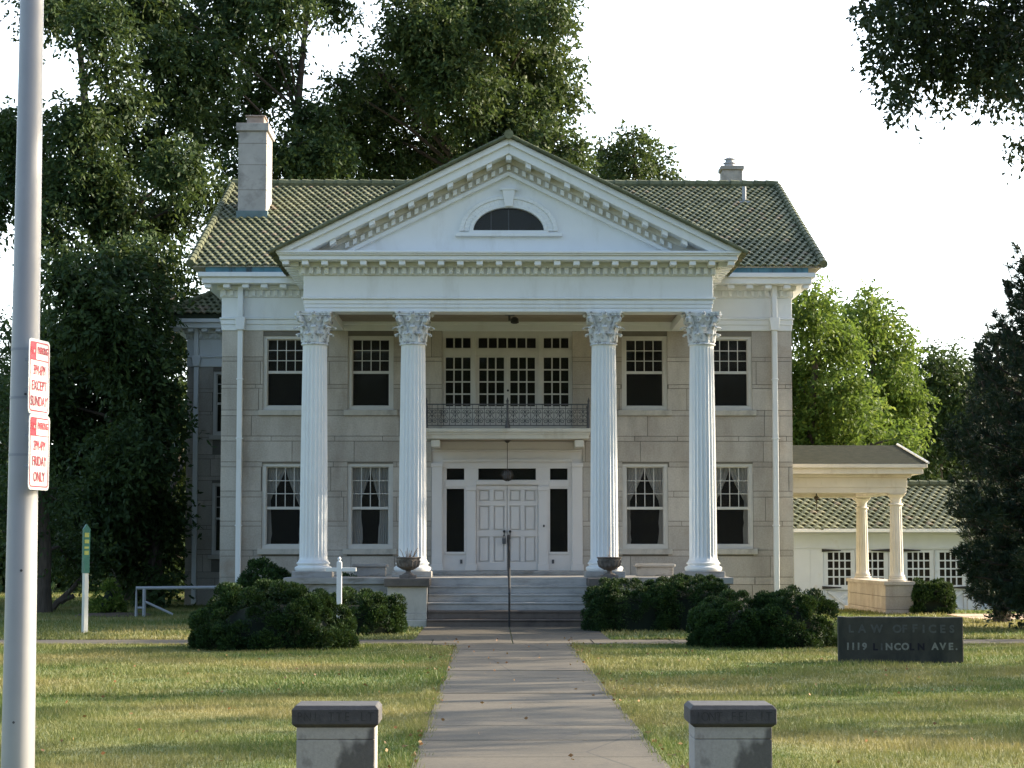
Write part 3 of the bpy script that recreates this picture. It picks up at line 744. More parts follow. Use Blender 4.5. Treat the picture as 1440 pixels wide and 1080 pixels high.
# upper central french door group
up = MB(); H = []
for s_ in (-1, 1):
    H += [tuple(sorted((s_ * .935, s_ * 1.565))) + (5.35, 6.60), tuple(sorted((s_ * .935, s_ * 1.565))) + (6.84, 7.10), tuple(sorted((s_ * .08, s_ * .71))) + (5.35, 6.60)]
H += [(-.73, .73, 6.84, 7.10)]
up.holes(-1.66, 1.66, 4.5, 7.27, YW + .08, YW + .2, H)
up.box(-.90, -.80, YW + .03, YW + .08, 4.72, 7.2); up.box(.80, .90, YW + .03, YW + .08, 4.72, 7.2)
up.box(-1.66, 1.66, YW + .04, YW + .08, 6.64, 6.80); up.box(-.012, .012, YW + .06, YW + .08, 4.75, 6.64)
for (x0, x1_, z0, z1_) in H:
    lattice(up, x0, x1_, z0, z1_, 6 if x1_ - x0 > 1 else 3, 1 if z1_ - z0 < .5 else 4, .035, YW + .10, YW + .15)
upo = up.build('french_doors', M['frame'], house, bevel=.004)
g_ = MB(); g_._add([(-1.6, YW + .17, 5.3), (1.6, YW + .17, 5.3), (1.6, YW + .17, 7.12), (-1.6, YW + .17, 7.12)], [(0, 1, 2, 3)]); g_.build('pane', M['glass'], upo)
MB().tube([(.02, YW + .02, 5.75), (.02, YW + .08, 5.75)], .03, 8).build('handle', M['iron'], upo)

# entrance
en = MB(); sH = []
for s_ in (-1, 1):
    sH += [tuple(sorted((s_ * 1.09, s_ * 1.535))) + (1.656, 3.25), tuple(sorted((s_ * 1.09, s_ * 1.535))) + (3.477, 3.766)]
sH += [(-.73, .73, 3.477, 3.766), (-.785, .785, 1.18, 3.335)]
en.holes(-1.92, 1.92, 1.0, 4.5, YW + .06, YW + .22, sH)
for s_ in (-1, 1):
    for (a0, a1, ztop_, pr_) in ((.80, 1.03, 3.30, .05), (1.645, 1.91, 3.90, .10)):
        x0, x1_ = sorted((s_ * a0, s_ * a1))
        en.box(x0, x1_, YW + .06 - pr_, YW + .059, 1.34, ztop_ - .10); en.box(x0 - .025, x1_ + .025, YW + .03 - pr_, YW + .059, 1.182, 1.34)
        en.box(x0 - .02, x1_ + .02, YW + .035 - pr_, YW + .059, ztop_ - .10, ztop_)
    x0, x1_ = sorted((s_ * 1.06, s_ * 1.565)); en.box(x0, x1_, YW + .03, YW + .059, 3.30, 3.43); en.box(x0, x1_, YW + .035, YW + .059, 1.585, 1.65)
en.box(-.79, .79, YW + .025, YW + .059, 3.36, 3.46); en.box(-1.64, 1.64, YW + .0, YW + .059, 3.93, 4.0); en.box(-1.90, 1.90, YW - .05, YW + .059, 4.2, 4.24)
en.box(-1.88, 1.88, YW - .02, YW + .059, 4.24, 4.45)
eno = en.build('entrance_surround', M['door_white'], house, bevel=.006)
for (x0, x1_, z0, z1_) in sH[:5]:
    g_ = MB(); g_._add([(x0, YW + .16, z0), (x1_, YW + .16, z0), (x1_, YW + .16, z1_), (x0, YW + .16, z1_)], [(0, 1, 2, 3)]); g_.build('pane', M['glass'], eno)
for s_ in (-1, 1):
    MB().box(s_ * 1.16 - .03, s_ * 1.16 + .03, YW + .03, YW + .06, 1.36, 1.46).build('outlet_box', M['iron_grey'], eno)
MB().box(.91, .95, YW - .015, YW + .01, 2.28, 2.34).build('doorbell', M['iron'], eno)
for s_ in (-1, 1):
    d = MB(); x0, x1_ = sorted((s_ * .006, s_ * .78)); cx_ = (x0 + x1_) / 2
    hs = []
    for k in (-1, 1):
        for (z0, z1_) in ((1.40, 2.04), (2.20, 2.82), (2.94, 3.22)):
            a_, b_ = cx_ + k * .19 - .135, cx_ + k * .19 + .135; hs.append((a_, b_, z0, z1_))
    d.holes(x0, x1_, 1.185, 3.33, YW + .10, YW + .15, hs); d.box(x0, x1_, YW + .15, YW + .17, 1.185, 3.33)
    for (a_, b_, z0, z1_) in hs: d.box(a_ + .03, b_ - .03, YW + .112, YW + .15, z0 + .03, z1_ - .03)
    do = d.build('door', M['door_white'], house, bevel=.006)
    hx = s_ * .075
    MB().tube([(hx, YW + .10, 2.17), (hx, YW + .02, 2.17)], .034, 10).tube([(hx, YW + .04, 2.16), (hx, YW + .03, 1.98 if s_ > 0 else 2.06)], .014, 6).build('handle', M['iron'], do)
    if s_ < 0: MB().box(hx - .05, hx + .05, YW + .0, YW + .07, 1.86, 2.0).tube([(hx - .03, YW + .03, 2.0), (hx - .02, YW + .03, 2.08), (hx + .02, YW + .03, 2.08), (hx + .03, YW + .03, 2.0)], .01, 6).build('lockbox', M['iron_grey'], do, bevel=.006)

# balcony
bl = MB(); BY = 51.1
bl.box(-2.02, 2.02, BY + .08, YW - .035, 4.46, 4.62); bl.box(-2.08, 2.08, BY, YW - .035, 4.62, 4.72); bl.box(-2.05, 2.05, BY + .04, YW - .035, 4.56, 4.62)
blo = bl.build('balcony', M['cream'], house, bevel=.012)
bb = MB(); bb.box(-1.93, 1.93, BY + .6, YW - .04, 4.44, 4.459); bb.build('balcony_soffit', M['ceil'], blo)
for s_ in (-1, 1):
    x0, x1_ = sorted((s_ * 1.68, s_ * 1.90)); MB().box(x0, x1_, BY + .14, YW - .04, 4.26, 4.44).build('bracket', M['cream'], blo, bevel=.01)
ra = MB(); zt_, zb_ = 5.33, 4.80; XR = 2.02
ra.box(-XR, XR, BY + .05, BY + .08, zt_ - .03, zt_); ra.box(-XR, XR, BY + .05, BY + .08, zb_ - .02, zb_); ra.box(-XR, XR, BY + .055, BY + .075, zt_ - .13, zt_ - .115)
for s_ in (-1, 1):
    ra.box(s_ * XR - .015, s_ * XR + .015, BY + .06, YW - .04, zt_ - .03, zt_); ra.box(s_ * XR - .012, s_ * XR + .012, BY + .06, YW - .04, zb_ - .02, zb_)
    for k in range(8): ra.box(s_ * XR - .008, s_ * XR + .008, BY + .15 + k * .13, BY + .166 + k * .13, zb_, zt_ - .03)
for x in (-XR, 0, XR):
    ra.tube([(x, BY + .065, 4.72), (x, BY + .065, zt_ + .08), (x, BY + .065, zt_ + .16)], [.03, .028, .004], 8)
    ra.lathe([(.01, zt_ + .04), (.045, zt_ + .07), (.01, zt_ + .10)], x, BY + .065, 8)
ra.lathe([(.07, 4.72), (.06, 4.80), (.025, 4.95)], 0, BY + .065, 8)
def scroll(mb, cx_, cz, r_, sx_, tz, y_):
    P = []
    for k in range(16):
        th = tz + 1.45 * 2 * math.pi * k / 15 * sx_; q_ = r_ * (1 - .82 * k / 15)
        P.append((cx_ + q_ * math.cos(th), y_, cz + q_ * math.sin(th)))
    mb.tube(P, .009, 5)
nb = 14; bw = 2 * XR / nb; yb = BY + .065
for i in range(nb):
    c_ = -XR + (i + .5) * bw
    for s_ in (-1, 1):
        scroll(ra, c_ + s_ * .066, zb_ + .10, .062, s_, math.pi / 2, yb); scroll(ra, c_ + s_ * .066, zt_ - .20, .062, -s_, -math.pi / 2, yb)
        ra.tube([(c_ + s_ * .13, yb, zb_ + .12), (c_ + s_ * .03, yb, (zb_ + zt_) / 2), (c_ + s_ * .13, yb, zt_ - .22)], .008, 5)
    ra.tube([(c_, yb, zb_), (c_, yb, zt_ - .03)], .008, 5); ra.lathe([(.008, 5.0), (.026, 5.03), (.008, 5.06)], c_, yb, 6)
    ra.tube([(c_ + bw / 2, yb, zb_), (c_ + bw / 2, yb, zt_ - .03)], .008, 5)
ra.build('balcony_railing', M['iron_grey'], blo)

# downspouts
for x in (at(337, 600, YW - .1).x, at(1090, 600, YW - .1).x):
    d = MB(); d.box(x - .065, x + .065, YW - .20, YW - .035, .06, 7.27); d.box(x - .065, x + .065, YW - .24, YW - .06, 7.60, 8.42)
    d.prism([(x - .10, 7.27), (x + .10, 7.27), (x + .13, 7.60), (x - .13, 7.60)], YW - .25, YW - .06)
    for z in (2.3, 4.5, 6.0): d.box(x - .085, x + .085, YW - .207, YW - .03, z, z + .04)
    d.build('downspout', M['white'], house, bevel=.008)

# left rear wing -----------------------------------------
YG = 63.0; xl = at(263, 600, YG).x
wops = [(at(299, 600, YG).x - .0, at(299, 600, YG).x + 1.16, at(0, 612, YG).z, at(0, 522, YG).z), (at(299, 600, YG).x, at(299, 600, YG).x + 1.16, at(0, 780, YG).z, at(0, 679, YG).z)]
wg = MB().holes(xl, -7.25, -.3, 7.27, YG + .02, YG + .4, [(o[0], o[1], o[2] - .14, o[3]) for o in wops])
wg.box(xl, xl + .4, YG + .4, 70, -.3, 7.27); wg.box(xl + .4, -7.25, 66, 66.2, -.3, 7.27); wg.box(xl, -7.25, 70, 70.3, -.3, 7.27)
wgo = wg.build('wing_wall', M['mortar'], house)
st = MB(); ashlar(st, None, xl - .02, -7.27, YG, -1, [(o[0], o[1], o[2] - .14, o[3]) for o in wops], seed=9); ashlar(st, None, YG + .02, 70.3, xl - .02, -1, [], 'x', 10)
st.build('wing_facing', M['stone'], wgo, attr=True)
e = MB(); e.box(xl - .03, -7.25, YG - .03, 70.3, 7.27, 7.55)
for (a_, b_, p) in LV: e.box(xl - .03 - p, -7.25, YG - .03 - p, 70.3 + p, a_, b_)
e.box(xl - .5, -7.26, YG - .50, 70.8, 8.42, 8.58); e.box(xl - .58, -7.27, YG - .58, 70.9, 8.58, 8.70)
run_x(e, xl + .05, -7.35, .18, .10, YG - .125, YG - .02, 8.15, 8.295); run_x(e, xl - .3, -7.45, .45, .17, YG - .44, YG - .10, 8.315, 8.418)
e.build('wing_cornice', M['white'], wgo, bevel=.012)
MB().box(xl - .25, -7.28, YG - .52, YG + .3, 8.70, 8.86).build('gutter_lining', M['copper'], wgo)
wr = MB(); hx0 = xl - .60; ye, yr_ = YG - .6, 67.0; zr_ = 8.86 + (yr_ - ye) * .55
# hipped: tiles clipped along the hip
hip = lambda x, s: x > hx0 + s * .80
tiles(wr, hx0, -6.6, ye, 8.86, yr_, zr_, seed=31, clip=hip)
ridge_caps(wr, (hx0, ye, 8.92), (hx0 + (yr_ - ye) * .92, yr_, zr_ + .05), r=.10)
wbo = MB(); wbo._add([(hx0 + .1, ye + .05, 8.7), (-6.6, ye + .05, 8.7), (-6.6, ye + .05, 8.84), (hx0 + .1, ye + .05, 8.84), (hx0 + 4.0, yr_, zr_ - .04), (-6.6, yr_, zr_ - .04), (-6.6, 71, 8.8), (hx0 + .1, 71, 8.8)],
    [(0, 1, 2, 3), (3, 2, 5, 4), (4, 5, 6, 7), (3, 4, 7)])
wro = wbo.build('wing_roof', M['tile_dark'], wgo)
wr.v and wr.build('wing_tiles', M['tile'], wgo, attr=True)
for o_ in wops:
    c = make_window(1.16, o_[3] - o_[2], False, (o_[3] - o_[2]) * .5, parent=house, mat='frame'); c.location = ((o_[0] + o_[1]) / 2, YG - YW, o_[2])
x = at(276, 600, YG).x
MB().box(x - .07, x + .07, YG - .2, YG - .035, .05, 7.27).box(x - .07, x + .07, YG - .24, YG - .05, 7.6, 8.42).prism([(x - .10, 7.27), (x + .10, 7.27), (x + .14, 7.60), (x - .14, 7.60)], YG - .25, YG - .05).build('downspout', M['white'], house, bevel=.008)
p = at(246, 630, YG + .4)
MB().tube([(xl - .02, YG + .5, p.z + .2), (p.x, YG + .4, p.z + .3), (p.x, YG + .4, p.z + .14)], .02, 6).lathe([(.03, p.z + .16), (.12, p.z + .08), (.14, p.z - .02), (.10, p.z - .14), (.02, p.z - .18)], p.x, YG + .4, 14).build('wall_lantern', M['lamp_glass'], house)

# porte cochere ------------------------------------------
PY0 = 55.3; pcx = 10.45; PY1 = 60.4
pc = MB(); z0 = at(0, 693, PY0 - .2).z; z1 = at(0, 670, PY0 - .2).z; z2 = at(0, 653, PY0 - .6).z
xr = pcx + .26
pc.box(7.27, xr - .02, PY0 - .24, PY0 + .24, z0, z0 + .14); pc.box(7.27, xr - .02, PY1 - .24, PY1 + .24, z0, z0 + .14); pc.box(xr - .48, xr - .02, PY0 + .24, PY1 - .24, z0, z0 + .14)
pc.box(7.27, xr, PY0 - .26, PY1 + .26, z0 + .14, z1 - .02)
pc.box(7.27, xr + .10, PY0 - .36, PY1 + .36, z1 - .02, z1 + .06); pc.box(7.27, xr + .36, PY0 - .62, PY1 + .62, z1 + .06, z1 + .22); pc.box(7.27, xr + .46, PY0 - .72, PY1 + .72, z1 + .22, z2 + .02)
x = 7.6
while x < xr: pc.box(x, x + .015, PY0 - .268, PY0 - .25, z0 + .22, z1 - .06); x += .40
pco = pc.build('porte_cochere', M['cream'], house, bevel=.012)
zr2 = at(0, 626, 58).z; ym = (PY0 + PY1) / 2; hx = xr + .46
rf = MB(); z3 = z2 + .02
rf._add([(7.27, PY0 - .72, z3), (hx, PY0 - .72, z3), (hx, PY1 + .72, z3), (7.27, PY1 + .72, z3), (7.27, ym, zr2), (at(1262, 626, ym).x, ym, zr2)], [(0, 1, 5, 4), (1, 2, 5), (2, 3, 4, 5), (0, 4, 3), (0, 3, 2, 1)])
rf.build('porte_cochere_roof', M['shingle'], pco)
MB().tube([(hx + .02, PY0 - .74, z3 + .03), (at(1262, 626, ym).x, ym, zr2 + .03)], .035, 6).build('hip_flashing', M['white'], pco)
zp = at(0, 818, PY0 - .35).z; 
pw = MB(); pw.box(pcx - .36, pcx + .34, PY0 - .36, PY1 + .36, -.5, zp - .09)
pwo = pw.build('pedestal_wall', M['mortar'], pco)
st = MB(); js2 = [-.3, .12, .46, zp - .09]
ashlar(st, None, pcx - .38, pcx + .36, PY0 - .38, -1, [], seed=3, js=js2); ashlar(st, None, PY0 - .34, PY1 + .36, pcx - .38, -1, [], 'x', 4, js2); ashlar(st, None, PY0 - .34, PY1 + .36, pcx + .36, 1, [], 'x', 4, js2)
st.box(pcx - .42, pcx + .40, PY0 - .42, PY1 + .42, zp - .09, zp); st.box(pcx - .46, pcx + .44, PY0 - .46, PY1 + .46, -.5, .06)
st.build('pedestal_facing', M['stone'], pwo, attr=True)
for i, y in enumerate((PY0, PY1)):
    if i == 0: cc0 = make_column(zp, z0, .185, .155, .30, parent=pco, mat='cream', flutes=16, fancy=False); c = cc0
    else: c = copy_tree(cc0, pco)
    c.location = (pcx, y - YW, zp); c.location = Vector((pcx, y, zp)) - wloc(pco)
p = at(1148, 693, 57.5)
MB().tube([(p.x, 57.5, z0 + .3), (p.x, 57.5, p.z - .12)], .02, 6).lathe([(.03, p.z - .08), (.07, p.z - .12), (.07, p.z - .16), (.03, p.z - .22)], p.x, 57.5, 8).tube([(p.x, 57.5, p.z - .22), (p.x, 57.5, p.z - .5)], .012, 6).build('hanging_lamp', M['bell_metal'], pco)
# ============================================================ garage
GY = 66.0
gar = thing('garage', (at(1270, 800, GY).x, GY, gz(12, GY)), 'long low white garage with tiled roof and carriage doors behind the yew bush', 'garage')
gx0, gx1 = at(1060, 800, GY).x, at(1560, 800, GY).x
gzb = gz(13, GY); ze_ = at(0, 746, GY - .6).z
ww = MB(); leafs = [(1158, 1203.5), (1204.5, 1250), (1270, 1314.5), (1315.5, 1360), (1380, 1424), (1425, 1469)]
GX = lambda p: at(p, 800, GY).x; GZ = lambda p: at(0, p, GY).z
dz0, dz1 = gzb - .02, GZ(773)
ww.holes(gx0, gx1, gzb - .3, ze_ + .1, GY, GY + .3, [(GX(a), GX(b_), dz0, dz1) for a, b_ in leafs])
ww.box(gx0, gx0 + .3, GY + .3, 73, gzb - .3, ze_ + .1); ww.box(gx1 - .3, gx1, GY + .3, 73, gzb - .3, ze_ + .1); ww.box(gx0, gx1, 73, 73.3, gzb - .3, ze_ + .1)
ww.box(gx0, gx1, GY - .03, GY - .002, GZ(771), GZ(769.5)); ww.box(gx0, gx1, GY - .25, GY - .002, ze_ - .12, ze_ - .05)
x = gx0 + .3
while x < GX(1150): ww.box(x, x + .02, GY - .012, GY - .001, gzb, GZ(772)); x += .5
ww.build('wall', M['garage'], gar, bevel=.006)
for k, (a, b_) in enumerate(leafs):
    d = MB(); x0, x1_ = GX(a) + .01, GX(b_) - .01; wx0, wx1 = x0 + .14, x1_ - .14; wz0, wz1 = GZ(823), GZ(777)
    d.holes(x0, x1_, dz0 + .02, dz1 - .01, GY + .04, GY + .09, [(wx0, wx1, wz0, wz1), (x0 + .1, x1_ - .1, dz0 + .14, GZ(830))])
    lattice(d, wx0, wx1, wz0, wz1, 4, 4, .045, GY + .05, GY + .08)
    d.box(x0 + .1, x1_ - .1, GY + .10, GY + .12, dz0 + .14, GZ(830))
    zA, zB = GZ(830), dz0 + .14; xa, xb = x0 + .1, x1_ - .1
    d.prism([(xa, zA - .06), (xa + .08, zA), (xb, zB + .06), (xb - .08, zB)], GY + .05, GY + .10)
    d.prism([(xb, zA - .06), (xb - .08, zA), (xa, zB + .06), (xa + .08, zB)], GY + .052, GY + .10)
    do = d.build('door', M['garage'], gar, bevel=.005)
    g_ = MB(); g_._add([(wx0, GY + .085, wz0), (wx1, GY + .085, wz0), (wx1, GY + .085, wz1), (wx0, GY + .085, wz1)], [(0, 1, 2, 3)]); g_.build('pane', M['glass'], do)
    hx_, s_ = (x0, 1) if k % 2 == 0 else (x1_, -1)
    for z in (GZ(774.0), GZ(826.5)):
        h = MB(); h.prism([(hx_ - s_ * .06, z - .05), (hx_ - s_ * .06, z + .05), (hx_ + s_ * .55, z + .015), (hx_ + s_ * .55, z - .015)], GY - .035, GY - .012); h.build('strap_hinge', M['iron'], do)
MB().box(gx0 + .3, gx1 - .3, GY + 3, GY + 3.1, gzb, ze_).build('interior_wall', M['interior'], gar)
zr_ = at(0, 683, 70.2).z
gr = MB(); gr.prism([(GY - .55, ze_ - .04), (GY - .55, ze_ + .04), (70.2, zr_ - .03), (74.5, ze_ + .04), (74.5, ze_ - .04)], gx0 - .3, gx1 + .3, ax='x')
gro = gr.build('roof', M['tile_dark'], gar)
MB().box(gx0 - .3, gx1 + .3, GY - .66, GY - .56, ze_ - .05, ze_ + .06).build('gutter', M['white'], gro)
gt = MB(); tiles(gt, gx0 - .3, gx1 + .3, GY - .6, ze_ + .05, 70.2, zr_, seed=41, tw=.27, ex=.33, hgt=.045); ridge_caps(gt, (gx0 - .3, 70.2, zr_ + .05), (gx1 + .3, 70.2, zr_ + .05), r=.14)
gt.build('roof_tiles', M['tile'], gro, attr=True)

# ============================================================ small things by the house
def urn(x, y, z, label, stems, seed):
    t = thing('urn', (x, y, z), label, 'urn', 'urns on the step walls'); u = MB()
    u.box(-.19, .19, -.19, .19, 0, .07); u.lathe([(.15, .07), (.13, .09), (.06, .13), (.055, .17), (.09, .19), (.16, .21), (.22, .26), (.25, .33), (.262, .41), (.262, .44), (.285, .455), (.285, .475), (.25, .48), (.23, .44), (.02, .43)], n=26)
    u.build('bowl', M['urn'], t, local=True)
    s_ = MB()
    for k in range(16): a = k * math.pi / 8; s_.tube([(.10 * math.cos(a), .10 * math.sin(a), .20), (.225 * math.cos(a), .225 * math.sin(a), .28), (.262 * math.cos(a), .262 * math.sin(a), .40)], [.02, .03, .022], 5)
    s_.build('fluting', M['urn'], t, local=True)
    rr = random.Random(seed); d = MB()
    for k in range(stems):
        a = rr.uniform(0, 6.28); l_ = rr.uniform(.10, .30); b_ = rr.uniform(.02, .14)
        d.tube([(b_ * math.cos(a), b_ * math.sin(a), .42), (b_ * 1.5 * math.cos(a), b_ * 1.5 * math.sin(a), .42 + l_ * .6), (b_ * 2.2 * math.cos(a), b_ * 2.2 * math.sin(a), .42 + l_)], [.008, .006, .003], 4)
    d.build('dry_stems', M['twig'], t, local=True)
pu = at(574, 800, 46.75); urn(pu.x, 46.75, 1.077, 'stone bowl urn with dry twigs on the step wall left of the stairs', 16, 4)
pu = at(857, 800, 46.75); urn(pu.x, 46.75, 1.077, 'stone bowl urn with a single reddish stub on the step wall right of the stairs', 3, 8)
# hand rail up the middle of the steps
hr = thing('handrail', (0, 45.9, .02), 'thin black iron handrail running up the middle of the front steps', 'handrail')
MB().tube([(0, 45.88, .02), (0, 45.88, .86)], .024, 8).tube([(0, 47.85, 1.08), (0, 47.85, 2.02)], .024, 8).build('post', M['iron'], hr)
MB().tube([(0, 45.70, .74), (0, 45.74, .84), (0, 45.88, .90), (0, 47.6, 1.98), (0, 47.9, 2.04), (0, 48.05, 1.98), (0, 48.06, 1.88)], .028, 8).build('rail', M['iron'], hr)
# lamps
pl_ = thing('pendant_lamp', (0, 51.7, 4.44), 'round glass pendant lamp on a long stem hanging over the front door', 'lamp')
lz = at(0, 668, 51.7).z
MB().lathe([(.02, 4.38), (.07, 4.42), (.08, 4.439)], 0, 51.7, 12).tube([(0, 51.7, 4.42), (0, 51.7, lz + .15)], .010, 6).build('stem', M['bell_metal'], pl_)
q_ = MB()
for k in range(8):
    a = k * math.pi / 8 ; P = [(.15 * math.cos(a) * math.cos(t), 51.7 + .15 * math.sin(a) * math.cos(t), lz + .15 * math.sin(t)) for t in np.linspace(0, 2 * math.pi, 15)]
    q_.tube(P, .007, 4)
q_.build('cage', M['bell_metal'], pl_)
MB().lathe([(.01, lz - .13), (.09, lz - .09), (.125, lz), (.09, lz + .09), (.01, lz + .13)], 0, 51.7, 16).build('globe', M['iron_grey'], pl_)
p = at(718, 452, 50.2)
cl_ = thing('floodlight', (p.x, 50.2, 7.5), 'small dark floodlight fixed under the portico ceiling above the balcony', 'lamp')
MB().box(p.x - .14, p.x + .10, 50.1, 50.3, 7.43, 7.497).tube([(p.x - .03, 50.2, 7.44), (p.x - .03, 50.2, 7.30)], .03, 8).build('mount', M['iron_grey'], cl_)
MB().lathe([(.05, 7.22), (.10, 7.24), (.10, 7.34), (.05, 7.38)], p.x + .10, 50.15, 12).build('lamp_head', M['iron'], cl_)
# stone benches on the porch
for k, (a, b_) in enumerate(((495, 545), (893, 950))):
    x0, x1_ = at(a, 800, 49.2).x, at(b_, 800, 49.2).x
    t = thing('stone_bench', ((x0 + x1_) / 2, 49.4, 1.08), ['grey stone bench on the porch between the two left columns', 'grey stone bench on the porch between the two right columns'][k], 'bench', 'stone porch benches')
    MB().box(x0, x1_, 49.2, 49.65, 1.30, 1.38).build('seat', M['grey_stone'], t, bevel=.02)
    MB().box(x0 + .05, x1_ - .05, 49.25, 49.60, 1.082, 1.299).build('base', M['grey_stone'], t, bevel=.01)

# white sign post
p = at(477, 832, 41.5)
sp = thing('sign_post', (p.x, 41.5, 0), 'white wooden cross shaped sign post with empty arm behind the big left bush', 'sign post')
zt_ = at(0, 790, 41.5).z; za = at(0, 801, 41.5).z
MB().box(p.x - .05, p.x + .05, 41.45, 41.55, -.1, zt_).lathe([(.045, zt_), (.02, zt_ + .02), (.04, zt_ + .06), (.01, zt_ + .10)], p.x, 41.5, 8).build('post', M['white'], sp, bevel=.006)
MB().box(p.x - .27, p.x + .34, 41.46, 41.54, za - .04, za + .04).build('arm', M['white'], sp, bevel=.006)
# pipe railing far left
p0 = at(192, 827, 53); rl = thing('pipe_railing', (p0.x, 53, 0), 'galvanised pipe railing with diagonal brace left of the mansion wall', 'railing')
zr1 = p0.z; xE = at(318, 827, 53).x; p1 = at(200, 840, 53)
MB().tube([(p0.x, 53, -.1), (p0.x, 53, zr1), (xE, 53, zr1 + .02), (xE, 53, -.1)], .045, 8).tube([(p1.x + .05, 53, -.1), (p1.x + .05, 53, zr1)], .045, 8).build('frame', M['galv'], rl)
a = at(204, 846, 53); b_ = at(243, 864, 53); MB().tube([tuple(a), tuple(b_)], .03, 8).tube([(p0.x, 53, zr1 - .5), (p1.x + .05, 53, zr1 - .5)], .03, 6).build('brace', M['galv'], rl)
# green marker
p = at(119, 888, 43.3); gp = thing('street_marker', (p.x, 43.3, 0), 'square white post topped by a narrow green pointed sign by the left lawn', 'sign')
MB().box(-.05, .05, -.05, .05, -.1, at(0, 803, 43.3).z).build('post', M['lamp_glass'], gp, local=True, bevel=.006)
s_ = MB(); zb_, zt_ = at(0, 791, 43.3).z, at(0, 737, 43.3).z
s_.prism([(-.075, zb_), (.075, zb_), (.08, zt_ - .10), (0, zt_), (-.07, zt_ - .10)], -.03, .03); s_.box(-.06, .06, -.06, .06, zb_ - .22, zb_); so_ = s_.build('blade', M['green_sign'], gp, local=True)
for a_, b_ in ((.20, .33), (.36, .44), (.50, .62), (.66, .80)): m_ = MB(); m_.box(-.05, .05, -.036, -.031, zb_ + (zt_ - zb_) * a_, zb_ + (zt_ - zb_) * b_ - .02); m_.build('marking', M['yellow_mark'], so_, local=True)
gp.rotation_euler.z = R(38)

# office sign slab
p0, p1 = at(1177, 900, 32.3), at(1355, 900, 32.0)
sg = thing('office_sign', ((p0.x + p1.x) / 2, 32.15, 0), 'dark mossy stone slab sign with worn address letters on the right lawn', 'sign')
hw = (p1.x - p0.x) / 2; hz = at(0, 868, 32.1).z
rr = random.Random(2); sm = MB(); NS = 24
top = [(-hw + 2 * hw * k / NS, hz + rr.uniform(-.004, .004)) for k in range(NS + 1)]
sm.prism([(-hw, -.2)] + [(hw, -.2)] + top[::-1], -.12, .12); sm.build('slab', M['sign_slab'], sg, local=True, bevel=.012)
sg.rotation_euler.z = -math.atan2(.3, 2 * hw) * .6
def xs_(z): return (z / 1440 * 190 + 1170 - 1177) / 178 * 2 * hw - hw
def zs_(z): return at(0, 860 + z / 568 * 75, 32.1).z
for (txt, zx, zy, sz, mt) in [('L', 190, 190, .16, 'letter_faint'), ('A', 310, 190, .17, 'letter_faint'), ('W', 470, 190, .17, 'letter_faint'), ('O', 690, 190, .17, 'letter_faint'), ('F', 770, 190, .17, 'letter_faint'), ('F', 880, 185, .17, 'letter_faint'),
        ('I', 975, 190, .17, 'letter_faint'), ('C', 1070, 190, .17, 'letter_faint'), ('E', 1180, 190, .17, 'letter_faint'), ('S', 1280, 190, .16, 'letter_faint'),
        ('1', 155, 378, .145, 'letter'), ('1', 212, 378, .145, 'letter'), ('1', 270, 378, .145, 'letter'), ('9', 335, 378, .145, 'letter'),
        ('L', 450, 383, .145, 'letter_dark'), ('I', 520, 383, .135, 'letter_faint'), ('N', 600, 380, .145, 'letter'), ('C', 690, 380, .145, 'letter'), ('O', 775, 378, .145, 'letter'), ('L', 845, 380, .145, 'letter_dark'), ('N', 945, 380, .145, 'letter_dark'),
        ('A', 1095, 375, .145, 'letter'), ('V', 1180, 375, .145, 'letter'), ('E', 1265, 375, .145, 'letter'), ('.', 1328, 375, .145, 'letter')]:
    text_mesh(txt, sz, M[mt], 'letter', sg, (xs_(zx), -.122, zs_(zy)), off=.006, depth=.003)

# lawn piers
def pier(pxl, label, txt, seed):
    p = at(pxl, 1000, 15.5); t = thing('pier', (p.x, 15.5, 0), label, 'pier', 'low concrete piers flanking the walk')
    b = MB(); b.box(-.285, .285, -.22, .22, -.2, .385); b.box(-.277, .277, -.212, .212, .385, .39); b.box(-.285, .285, -.22, .22, .39, .475)
    b.build('shaft', M['pier'], t, local=True, bevel=.008)
    c = MB(); o_ = .318; q = .252
    def r_(a, z, n_=1): return [(-a[0], -a[1], z), (a[0], -a[1], z), (a[0], a[1], z), (-a[0], a[1], z)]
    L_ = [((o_ - .03, q - .03), .475), ((o_, q), .50), ((o_, q), .605), ((o_ - .025, q - .025), .635)]
    vs = []; 
    for a, z in L_: vs += r_(a, z)
    fs = [(3, 2, 1, 0), (12, 13, 14, 15)]
    for i in range(3):
        for k in range(4): fs.append((i * 4 + k, i * 4 + (k + 1) % 4, (i + 1) * 4 + (k + 1) % 4, (i + 1) * 4 + k))
    c._add(vs, fs); co = c.build('cap', M['cap'], t, local=True, bevel=.004)
    for k, chx in enumerate(txt):
        if chx == ' ': continue
        text_mesh(chx, .095, M['carved'], 'carved_letter', co, (-.26 + .52 * k / (len(txt) - 1), -.2525, .552), depth=.0015, sx=.8)
pier(475, 'stained concrete pier with chipped dark cap left of the walk', 'PNI TTE LT', 1)
pier(1026, 'cleaner concrete pier with worn carved cap right of the walk', 'JONT FEL IT', 2)

